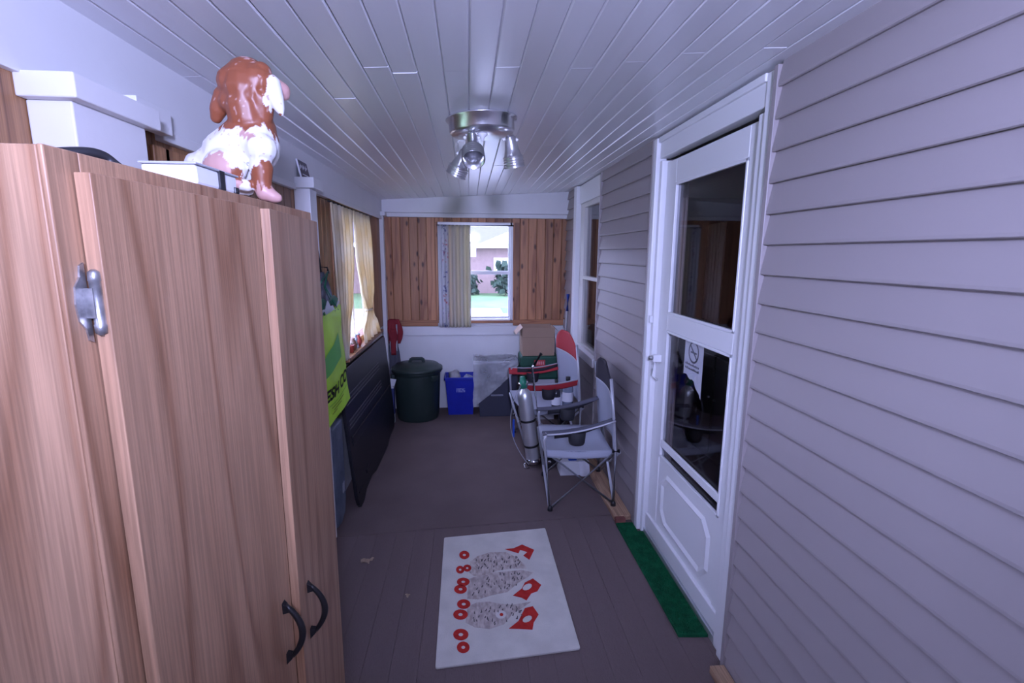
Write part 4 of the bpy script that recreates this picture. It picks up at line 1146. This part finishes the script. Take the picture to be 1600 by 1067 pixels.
def crumple(name, c, r, seed, m, label, cat):
    b = MB(); rr = random.Random(seed)
    b.ball((0, 0, 0), r, 22)
    for v in b.v:
        n = noise.noise(v*18+Vector((seed, 0, 0))); n2 = noise.noise(v*45+Vector((0, seed, 0)))
        v *= 1+0.28*n+0.16*n2
    o = b.build(name, m, origin=(0, 0, 0)); o.location = c
    return tag(o, label, cat)
crumple('crumpled_bag', (-0.150, 4.86, 0.385), (0.060, 0.065, 0.062), 3, mat('grey_crumpled_plastic', (0.42, 0.41, 0.43), 0.3, var=0.3, vscale=14), 'crumpled grey plastic bag stuffed in the blue bin', 'plastic bag')
crumple('crumpled_paper', (-0.020, 4.855, 0.355), (0.055, 0.060, 0.042), 9, mat('blue_grey_paper', (0.36, 0.40, 0.58), 0.5, var=0.2, vscale=12), 'crumpled pale blue paper at the right side of the blue bin', 'paper')

TOT = mat('dark_slate_tote_plastic', (0.050, 0.055, 0.085), 0.5)
tt = thing('storage_tote', 'open dark slate storage tote under cloudy plastic sheet', 'storage tote', (0.268, 4.83, 0.004))
MB().frustum((0.01, 0, 0), (0.180, 0.130), (0, 0, 0.545), (0.205, 0.150), True, 0.006).build('tote_body', TOT, tt, bevel=0.006)
rim = MB()
for (a, b_, c, d) in ((-0.216, 0.216, -0.162, -0.146), (-0.216, 0.216, 0.146, 0.162), (-0.216, -0.20, -0.162, 0.162), (0.20, 0.216, -0.162, 0.162)):
    rim.box(a, b_, c, d, 0.530, 0.560)
rim.build('rim', TOT, tt, bevel=0.005)
MB().box(-0.06, 0.06, -0.155, -0.135, 0.215, 0.228).build('grip', mat('grey_tote_grip', (0.25, 0.27, 0.33), 0.5), tt, bevel=0.003)
sh = MB()
def sheet(u, v):
    # v: 0 back inside .. 0.3 rim .. 1 hanging down the front; the lower edge rises to the right
    x = -0.232+0.435*u
    wob = 0.010*noise.noise(Vector((u*7, v*6, 1.3)))+0.006*noise.noise(Vector((u*19, v*15, 4)))
    if v < 0.30:
        t = v/0.30
        return (x, 0.168-0.336*t, 0.570-0.020*math.sin(t*math.pi)*2.2*math.sin(u*math.pi)+0.4*wob)
    t = (v-0.30)/0.70
    drop = 0.42*(1-u)**0.8+0.03
    return (x+wob, -0.170-0.022*t-abs(wob)*0.9, 0.566-drop*t)
sh.grid(sheet, 40, 34)
sho = sh.build('plastic_sheet', FILM, origin=(0, 0, 0)); sho.location = (0.268, 4.83, 0.004)
tag(sho, 'cloudy clear plastic sheet draped over the slate tote', 'plastic sheet')

# box pile at the right of the back wall
BOXW = mat('grey_white_carton', (0.50, 0.50, 0.54), 0.8)
wc = thing('pale_carton', 'pale grey carton at the bottom of the box pile', 'box', (0.655, 4.70, 0.004))
MB().box(-0.165, 0.165, -0.13, 0.15, 0, 0.405).build('carton_body', BOXW, wc, bevel=0.004)
MB().box(-0.165, 0.165, -0.1315, -0.1300, 0.30, 0.306).build('flap_seam', mat('carton_seam', (0.2, 0.2, 0.24), 0.8), wc)
GRN = mat('dark_green_case', (0.010, 0.075, 0.045), 0.5); REDL = mat('red_label', (0.50, 0.045, 0.05), 0.5)
gc = thing('green_case', 'dark green tool case with a red label under the cardboard box', 'case', (0.665, 4.68, 0.4105))
MB().box(-0.185, 0.195, -0.13, 0.15, 0, 0.115).build('case_base', GRN, gc, bevel=0.022)
MB().box(-0.180, 0.190, -0.125, 0.145, 0.119, 0.232).build('case_lid', GRN, gc, bevel=0.022)
MB().box(-0.050, 0.055, -0.1295, -0.1245, 0.135, 0.195).build('label_plate', REDL, gc, bevel=0.002)
for i in range(5):
    MB().box(-0.038+0.018*i, -0.028+0.018*i, -0.1302, -0.1294, 0.150, 0.180).build('letter_stroke', mat('pink_letter', (0.7, 0.35, 0.35), 0.5), gc)
MB().tube([(-0.07, -0.13, 0.100), (-0.065, -0.155, 0.095), (0.065, -0.155, 0.095), (0.07, -0.13, 0.100)], 0.008, 8).build('case_handle', BLACK, gc)
CARD = mat('brown_cardboard', (0.40, 0.27, 0.19), 0.85, var=0.08, vscale=6)
cbx = thing('cardboard_box', 'open brown cardboard box on top of the green case', 'box', (0.655, 4.69, 0.643))
MB().frustum((0, 0, 0.001), (0.152, 0.125), (0, 0, 0.272), (0.155, 0.127), True, 0.004).build('box_body', CARD, cbx)
MB().prism([(-0.155, -0.125, 0.272), (-0.155, 0.125, 0.272), (-0.215, 0.115, 0.205), (-0.215, -0.115, 0.205)], (0.003, 0, 0.003)).build('flap', CARD, cbx)
MB().prism([(0.155, -0.125, 0.272), (0.155, 0.125, 0.272), (0.200, 0.115, 0.225), (0.200, -0.115, 0.225)], (-0.003, 0, 0.003)).build('flap', CARD, cbx)
MB().prism([(-0.152, 0.129, 0.272), (0.152, 0.129, 0.272), (0.145, 0.175, 0.20), (-0.145, 0.175, 0.20)], (0, 0.003, 0)).build('flap', CARD, cbx)
MB().box(-0.153, 0.153, -0.1275, -0.1265, 0.175, 0.179).build('crease', mat('cardboard_crease', (0.26, 0.17, 0.12), 0.9), cbx)

# broom in the corner
bm_ = thing('blue_broom', 'white-handled broom with blue fittings leaning in the far right corner', 'broom', (0.88, 4.50, 0.004))
hp0, hp1 = Vector((0.0, 0.0, 0.10)), Vector((0.070, 0.20, 1.05))
MB().tube([hp0+(hp1-hp0)*0.36, hp1], 0.013, 10).build('handle', mat('white_pole', (0.75, 0.76, 0.8), 0.35), bm_)
BLUP = mat('blue_plastic', (0.015, 0.07, 0.42), 0.4)
MB().tube([hp1, hp1+(hp1-hp0)*0.17], [0.014, 0.017], 10).build('hand_grip', BLUP, bm_)
MB().tube([hp0, hp0+(hp1-hp0)*0.36], 0.015, 10).build('lower_sleeve', BLUP, bm_)
MB().box(-0.035, 0.035, -0.10, 0.10, 0.07, 0.11).build('brush_block', BLUP, bm_, bevel=0.006)
br = MB(); rr = random.Random(2)
for i in range(220):
    x, y = rr.uniform(-0.03, 0.03), rr.uniform(-0.095, 0.095)
    br.tube([(x, y, 0.07), (x*1.25, y*1.08, 0.001)], 0.0012, 3)
br = br.build('bristles', mat('dark_bristle', (0.05, 0.05, 0.07), 0.8), bm_); br['kind'] = 'stuff'

# ------------------------------------------------------------------ folding camp chairs
def camp_chair(name, label, loc, rz, fabric, accent, armm, W_, D_, seat_z, armf, armb, top, group, bz=0.0, drop=0.012):
    t = thing(name, label, 'camp chair', loc, rz, group)
    hw, hd_ = W_/2, D_/2
    fxs = -hd_
    ft = {('f', s): Vector((-hd_, s*hw, 0.010)) for s in (-1, 1)}
    ft.update({('b', s): Vector((hd_, s*hw, 0.010+bz)) for s in (-1, 1)})
    hub = {('f', s): Vector((-hd_-0.035, s*hw, seat_z)) for s in (-1, 1)}
    hub.update({('b', s): Vector((hd_+0.0, s*hw, seat_z+0.01)) for s in (-1, 1)})
    R_ = 0.0100
    for s in (-1, 1):
        lf = MB().tube([ft[('f', s)], hub[('f', s)], Vector((-hd_-0.045, s*hw, armf-0.05)), Vector((-hd_-0.03, s*hw, armf))], R_, 10).build('leg', STEEL, t)
        lb = MB().tube([ft[('b', s)], hub[('b', s)], Vector((hd_-0.02, s*hw, armb)), Vector((hd_-0.045, s*hw, top-0.03))], R_, 10).build('leg', STEEL, t)
        for l_, k_ in ((lf, ('f', s)), (lb, ('b', s))):
            f_ = ft[k_]
            MB().lathe([(0.0001, -0.010), (0.017, -0.010), (0.016, 0.010), (0.010, 0.022), (0.0001, 0.022)], 12, Matrix.Translation(f_)).build('foot_cap', BLACK, l_)
        MB().tube([ft[('f', s)]+Vector((0.008, -s*0.004, 0.008)), hub[('b', s)]+Vector((-0.005, -s*0.012, -0.01))], R_*0.9, 8).build('cross_bar', STEEL, t)
        MB().tube([ft[('b', s)]+Vector((-0.008, -s*0.010, 0.008)), hub[('f', s)]+Vector((0.005, -s*0.022, -0.005))], R_*0.9, 8).build('cross_bar', STEEL, t)
        MB().tube([hub[('b', s)]+Vector((-0.02, 0, 0)), hub[('b', s)]+Vector((0.025, 0, 0))], 0.013, 8).build('slide_hub', BLACK, t)
    for e in ('f', 'b'):
        off = -0.012 if e == 'f' else 0.012
        MB().tube([ft[(e, -1)]+Vector((off*0.3, 0.01, 0.008)), hub[(e, 1)]+Vector((off, -0.01, -0.012))], R_*0.9, 8).build('cross_bar', STEEL, t)
        MB().tube([ft[(e, 1)]+Vector((off*0.3+0.012, -0.01, 0.008)), hub[(e, -1)]+Vector((off+0.016, 0.01, -0.012))], R_*0.9, 8).build('cross_bar', STEEL, t)
    # sagging seat
    def seatf(u, v):
        x = -hd_-0.045+(2*hd_+0.03)*u; y = -hw+0.012+(2*hw-0.024)*v
        sag = 0.055*math.sin(math.pi*v)*math.sin(math.pi*min(1, u*0.9+0.1)) + 0.012*math.sin(math.pi*v)
        return (x, y, seat_z+0.008-0.004*u-sag)
    MB().grid(seatf, 12, 14).build('seat', fabric, t, solid=0.006)
    for s in (-1, 1):   # short side aprons
        MB().grid(lambda u, v, s=s: (-hd_-0.04+(2*hd_+0.02)*u, s*(hw-0.012), seat_z+0.012-0.045*v-0.012*math.sin(u*math.pi)), 10, 3).build('seat_edge', fabric, t, solid=0.004)
    # back cloth with rounded top; upper third in the accent colour
    def backf(z0, z1):
        def fn(u, v):
            y = (u*2-1)
            f = z0+(z1-z0)*v
            zb = seat_z+0.02+(top+0.03-seat_z-0.02)*f
            wy = hw-0.004
            if f > 0.72:
                k_ = (f-0.72)/0.28; wy *= math.sqrt(max(0.0, 1-(k_*0.93)**2))*0.98+0.02
            curve = 0.045*(1-y*y)*(0.4+0.6*(1-f))
            return (hd_-0.012-0.04*f+curve, y*wy, zb)
        return fn
    MB().grid(backf(0, 0.66), 14, 12).build('backrest', fabric, t, solid=0.008)
    MB().grid(backf(0.66, 1.0), 14, 10).build('head_panel', accent, t, solid=0.009)
    ed = MB().tube([Vector(backf(0.66, 0.66)(u/14, 0))+Vector((-0.006, 0, 0)) for u in range(15)], 0.004, 6).build('piping', STEEL, t)
    # arm straps with cup holders
    for s in (-1, 1):
        def armfn(u, v, s=s):
            x = -hd_-0.055+(2*hd_+0.045)*u
            z = armf+(armb-armf)*u - 0.022*math.sin(u*math.pi)
            wv = (v-0.5)*0.066
            return (x, s*hw+s*wv*(0.8 if drop < 0.03 else 0.35)-s*0.01, z+0.004-(0.014*abs(v-0.5)*2 if drop < 0.03 else drop*(1-v if s > 0 else 1-v)))
        a = MB().grid(armfn, 14, 4).build('armrest', armm, t, solid=0.007)
        MB().tube([Vector(armfn(u/14, 0.98 if s > 0 else 0.98)) for u in range(15)], 0.006, 6).build('arm_piping', STEEL, a)
        MB().grid(lambda u, v, s=s: (-hd_+0.02+(2*hd_-0.05)*u, s*(hw-0.016), armf+(armb-armf)*u-0.022*math.sin(u*math.pi)-0.002-(0.042-0.018*u)*v), 10, 2).build('arm_web', mat('black_mesh_cloth', (0.02, 0.02, 0.026), 0.7), a, solid=0.003)
        MB().lathe([(0.0001, -0.085), (0.038, -0.085), (0.044, -0.07), (0.050, 0.0), (0.047, 0.0), (0.041, -0.07), (0.0001, -0.078)], 18,
                   Matrix.Translation((-hd_+0.16, s*(hw-0.02), armf+(armb-armf)*0.35-0.020-drop*0.6)) @ Matrix.Scale(1.15, 4, (1, 0, 0))).build('cup_holder', mat('black_mesh_cloth', (0.02, 0.02, 0.026), 0.7), a)
    return t
GREYF = mat('light_grey_canvas', (0.40, 0.42, 0.50), 0.85, bump=0.15, bscale=300)
NAVYF = mat('navy_black_canvas', (0.035, 0.03, 0.045), 0.85, bump=0.15, bscale=300)
REDF = mat('red_canvas', (0.50, 0.035, 0.045), 0.8, bump=0.15, bscale=300)
DGREY = mat('dark_grey_strap', (0.10, 0.10, 0.13), 0.8)
camp_chair('camp_chair', 'grey folding camp chair with a black head panel beside the storm door', (0.715, 3.085, 0.004), math.radians(-4), GREYF, NAVYF, DGREY, 0.50, 0.40, 0.385, 0.515, 0.605, 0.885, 'folding camp chairs along the siding', 0.0325)
camp_chair('camp_chair', 'red and grey folding camp chair behind the oxygen cylinder', (0.640, 3.985, 0.004), math.radians(6), GREYF, REDF, REDF, 0.58, 0.42, 0.385, 0.600, 0.625, 0.930, 'folding camp chairs along the siding', 0.0, 0.055)

# bottles on the red chair's seat
def bottle(px, py, y, h, r, body, label_txt, has_label=True, name='bottle'):
    p = ony(px, py, y)
    o = thing(name, label_txt, 'bottle', (p.x, y, 0.353))
    MB().lathe([(0.0001, 0), (r, 0.0), (r, h*0.62), (r*0.85, h*0.72), (r*0.38, h*0.82), (r*0.36, h*0.9), (0.0001, h*0.9)], 20).build('bottle_body', body, o)
    MB().lathe([(0.0001, h*0.88), (r*0.44, h*0.88), (r*0.44, h), (0.0001, h)], 14).build('cap', BLACK, o)
    if has_label:
        MB().lathe([(r+0.0006, h*0.22), (r+0.0008, h*0.52)], 20).build('label_band', mat('white_bottle_label', (0.78, 0.78, 0.82), 0.6), o)
bottle(868, 655, 3.80, 0.22, 0.036, mat('dark_bottle', (0.03, 0.03, 0.04), 0.2), 'dark bottle with a white label on the red chair seat')
bottle(886, 655, 3.86, 0.26, 0.044, mat('clear_grey_bottle', (0.22, 0.26, 0.34), 0.15), 'clear grey bottle with a white label on the red chair seat')

# white box with papers under the grey chair
wbx = thing('white_box', 'low white box with a paper sheet under the grey camp chair', 'box', (0.757, 3.40, 0.004))
MB().box(-0.104, 0.104, -0.07, 0.09, 0, 0.105).build('box_body', mat('white_card', (0.70, 0.71, 0.75), 0.7), wbx, bevel=0.003)
MB().grid(lambda u, v: (0.030+0.075*u+0.01*v, -0.074-0.012*v-0.006*math.sin(u*6), 0.112-0.115*v+0.018*abs(u-0.4)*v), 8, 8).build('paper_sheet', mat('white_paper', (0.75, 0.76, 0.82), 0.7), wbx)
MB().box(-0.04, 0.02, -0.05, -0.01, 0.105, 0.125).build('blue_lid', BLUP, wbx, bevel=0.004)

# ------------------------------------------------------------------ oxygen cylinder on its cart
ox = thing('oxygen_cylinder', 'silver oxygen cylinder with a green valve on a wheeled cart', 'gas cylinder', (0.494, 3.53, 0.004))
dirc = Vector((-0.140, 0.0, 1.0)).normalized()
ax_ = Vector((0, 1, 0)).cross(dirc)
q = Matrix((ax_, Vector((0, 1, 0)), dirc)).transposed().to_4x4()
mc_ = Matrix.Translation((-0.012, 0, 0.030)) @ q
MB().lathe([(0.0001, 0), (0.046, 0), (0.055, 0.010), (0.0545, 0.03), (0.0545, 0.50), (0.052, 0.535), (0.040, 0.565), (0.022, 0.582), (0.018, 0.595), (0.0001, 0.595)], 32, mc_).build('cylinder_body', ALU, ox)
GV = mat('green_valve', (0.02, 0.22, 0.13), 0.4)
vv = MB().lathe([(0.0001, 0.59), (0.028, 0.59), (0.031, 0.635), (0.022, 0.65), (0.019, 0.675), (0.0001, 0.677)], 16, mc_).build('valve', GV, ox)
MB().lathe([(0.0001, -0.035), (0.020, -0.035), (0.024, -0.02), (0.024, 0.02), (0.020, 0.035), (0.0001, 0.035)], 14, mc_ @ Matrix.Translation((0, 0, 0.618)) @ Matrix.Rotation(math.pi/2, 4, 'Y')).build('regulator', CHROME, vv)
MB().lathe([(0.0001, -0.05), (0.014, -0.05), (0.014, 0.0), (0.0001, 0.0)], 12, mc_ @ Matrix.Translation((0, 0, 0.630)) @ Matrix.Rotation(math.pi/2, 4, 'X')).build('gauge', GV, vv)
off = mc_.to_3x3() @ Vector((0.075, 0, 0))
p0, p1 = mc_ @ Vector((0.080, 0.0, 0.03)), mc_ @ Vector((0.080, 0, 0.68))
MB().tube([p0, p1, p1+Vector((-0.005, 0, 0.05)), p1+Vector((0.012, -0.01, 0.085))], 0.009, 10).build('cart_pole', CHROME, ox)
MB().tube([p1+Vector((0.008, -0.008, 0.075)), p1+Vector((0.055, -0.035, 0.165))], 0.013, 10).build('cart_grip', BLACK, ox)
for zz in (0.13, 0.33):
    MB().lathe([(0.0552, zz), (0.0580, zz), (0.0580, zz+0.016), (0.0552, zz+0.016)], 28, mc_).build('strap_ring', DARKMET, ox)
    MB().tube([mc_ @ Vector((0.057, 0, zz+0.008)), mc_ @ Vector((0.080, 0, zz+0.008))], 0.006, 8).build('strap_link', DARKMET, ox)
MB().lathe([(0.0552, -0.012), (0.0580, -0.012), (0.0580, 0.035), (0.0552, 0.035)], 28, mc_).build('foot_cup', CHROME, ox)
MB().tube([(-0.05, -0.058, 0.006), (-0.085, -0.07, 0.008), (-0.09, -0.03, 0.02), (-0.06, 0.0, 0.03)], 0.005, 8).build('foot_loop', CHROME, ox)
for s in (-1, 1):
    w_ = MB().lathe([(0.0001, -0.012), (0.030, -0.012), (0.046, -0.012), (0.055, -0.008), (0.055, 0.008), (0.046, 0.012), (0.0001, 0.012)], 24, Matrix.Translation((0.098, s*0.065, 0.0555)) @ Matrix.Rotation(math.pi/2, 4, 'X')).build('wheel', BLACK, ox)
    MB().lathe([(0.0001, -0.016), (0.014, -0.016), (0.014, 0.016), (0.0001, 0.016)], 14, Matrix.Translation((0.098, s*0.065, 0.0555)) @ Matrix.Rotation(math.pi/2, 4, 'X')).build('wheel_hub', CHROME, w_)
MB().tube([(0.098, -0.065, 0.0555), (0.098, 0.065, 0.0555)], 0.006, 8).build('axle', CHROME, ox)
# clip, tag and hose on the left side
MB().tube([mc_ @ Vector((-0.058, -0.02, 0.35)), mc_ @ Vector((-0.095, -0.03, 0.42)), mc_ @ Vector((-0.110, -0.03, 0.40))], 0.004, 8).build('clip', CHROME, ox)
MB().box(-0.008, 0.008, -0.004, 0.004, -0.14, 0.0, Matrix.Translation(mc_ @ Vector((-0.108, -0.03, 0.37)))).build('blue_tag', BLUP, ox, bevel=0.002)
hp = []
for i in range(22):
    t = i/21
    a, b_ = Vector(mc_ @ Vector((-0.025, -0.03, 0.61))), Vector((-0.055, -0.055, 0.03))
    p = a+(b_-a)*t+Vector((-0.105*math.sin(t*math.pi)**0.8, -0.02*math.sin(t*6), 0))
    hp.append(p)
MB().tube(hp, 0.003, 6).build('hose', mat('pale_hose', (0.35, 0.37, 0.42), 0.3), ox)

# ------------------------------------------------------------------ folded chair bundle and carton behind the garbage can
fc = thing('folded_chair', 'folded red and grey camp chair standing in the far left corner', 'camp chair', (-0.752, 4.950, 0.004))
for i, (dx, dy) in enumerate(((-0.03, -0.03), (0.03, -0.03), (-0.03, 0.04), (0.03, 0.04))):
    MB().tube([(dx*1.4, dy*1.3, 0.0), (dx*0.7, dy*0.7, 0.45), (dx*1.2, dy*1.2, 0.90)], 0.008, 8).build('pole', STEEL, fc)
def clothf(r0, z0, z1, sd):
    def fn(u, v):
        t = u*2*math.pi
        r = r0*(1+0.25*math.sin(3*t+sd+v*2)+0.12*math.sin(7*t+v*5))*(0.75+0.35*math.sin(v*math.pi))
        return (r*math.cos(t)*1.0, r*math.sin(t)*0.9, z0+(z1-z0)*v)
    return fn
MB().grid(clothf(0.066, 0.70, 0.945, 0), 40, 10).build('red_cloth', mat('dark_red_canvas', (0.26, 0.02, 0.03), 0.85), fc)
MB().grid(clothf(0.045, 0.30, 0.72, 2), 40, 10).build('grey_cloth', mat('charcoal_canvas', (0.10, 0.10, 0.13), 0.85), fc)
MB().grid(lambda u, v: (-0.02+0.05*u, -0.082-0.004*math.sin(v*5), 0.60+0.26*v), 4, 8).build('red_strap', MATS['dark_red_canvas'], fc, solid=0.004)
pc = thing('narrow_carton', 'narrow blue and white carton beside the garbage can', 'box', (-0.735, 4.60, 0.004))
MB().box(-0.045, 0.020, -0.03, 0.03, 0, 0.36).build('carton_body', mat('white_card', (0.70, 0.71, 0.75), 0.7), pc, bevel=0.002)
MB().box(-0.015, 0.0225, -0.0325, 0.0325, 0.09, 0.34).build('blue_band', mat('navy_band', (0.03, 0.04, 0.16), 0.6), pc)
MB().prism([(-0.045, -0.03, 0.36), (0.03, -0.03, 0.365), (0.05, -0.035, 0.43), (-0.02, -0.035, 0.44)], (0, 0.002, 0)).build('paper_flap', mat('white_card', (0.7, 0.7, 0.75), 0.7), pc)

# ------------------------------------------------------------------ notice on the storm door, drapes inside
ns = thing('no_smoking_notice', 'torn white paper notice with a round no-smoking symbol in the door glass', 'notice', (DX+0.022, 2.17, 1.10))
rr = random.Random(4)
bot = [(-0.095+0.19*i/10, -0.10+0.006*math.sin(i*1.7)-0.012*max(0, 4-i)+0.012*i*0.3) for i in range(11)]
poly = [(0.0, y, z) for y, z in bot] + [(0.0, 0.095, 0.112), (0.0, -0.095, 0.112)]
MB().prism(poly, (0.0006, 0, 0)).build('paper', mat('white_paper', (0.75, 0.76, 0.82), 0.7), ns)
INKG = mat('grey_ink', (0.12, 0.12, 0.16), 0.6)
def ring(cy_, cz_, r0, r1, name):
    n = 28; vs = []; fs = []
    for i in range(n):
        t = 2*math.pi*i/n
        vs += [(-0.0008, cy_+r0*math.cos(t), cz_+r0*math.sin(t)), (-0.0008, cy_+r1*math.cos(t), cz_+r1*math.sin(t))]
    fs = [(2*i, 2*i+1, (2*i+3) % (2*n), (2*i+2) % (2*n)) for i in range(n)]
    MB().add(vs, fs).build(name, INKG, ns)
ring(0.0, 0.052, 0.043, 0.053, 'prohibition_ring')
MB().box(-0.0012, -0.0008, -0.045, 0.045, -0.0045, 0.0045, Matrix.Translation((0, 0, 0.052)) @ Matrix.Rotation(math.radians(40), 4, 'X')).build('prohibition_bar', INKG, ns)
MB().box(-0.0011, -0.0007, -0.032, 0.030, 0.046, 0.054).build('cigarette_mark', INKG, ns)
rr = random.Random(8)
for zz, n in ((-0.016, 11), (-0.036, 13)):      # two lines of print, too small to read
    for i in range(n):
        y = 0.078-i*0.145/n
        MB().box(-0.0012, -0.0008, y-0.008, y, zz, zz+rr.uniform(0.007, 0.012)).build('letter_stroke', INKG, ns)

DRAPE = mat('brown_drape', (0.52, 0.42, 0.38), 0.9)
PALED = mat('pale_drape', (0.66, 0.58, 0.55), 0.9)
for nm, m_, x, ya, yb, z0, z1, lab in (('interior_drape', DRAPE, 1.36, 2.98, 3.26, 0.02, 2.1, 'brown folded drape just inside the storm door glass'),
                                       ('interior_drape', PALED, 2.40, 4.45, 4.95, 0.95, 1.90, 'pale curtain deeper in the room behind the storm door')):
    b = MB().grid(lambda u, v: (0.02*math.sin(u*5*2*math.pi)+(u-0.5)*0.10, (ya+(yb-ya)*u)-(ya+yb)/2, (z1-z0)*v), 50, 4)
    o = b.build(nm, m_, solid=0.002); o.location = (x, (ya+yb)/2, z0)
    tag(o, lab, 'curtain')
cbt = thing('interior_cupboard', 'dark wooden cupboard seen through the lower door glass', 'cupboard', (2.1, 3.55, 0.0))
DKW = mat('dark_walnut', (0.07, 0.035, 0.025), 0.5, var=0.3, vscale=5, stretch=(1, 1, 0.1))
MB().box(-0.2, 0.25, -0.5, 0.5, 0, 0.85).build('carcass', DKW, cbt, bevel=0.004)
MB().box(-0.23, 0.27, -0.53, 0.53, 0.85, 0.88).build('top', DKW, cbt, bevel=0.004)
for yy in (-0.25, 0.25):
    d_ = MB().box(-0.218, -0.2, yy-0.24, yy+0.24, 0.05, 0.83).build('door', DKW, cbt, bevel=0.004)
    MB().ball((-0.228, yy*0.2, 0.5), 0.012, 10).build('knob', PEWTER, d_)
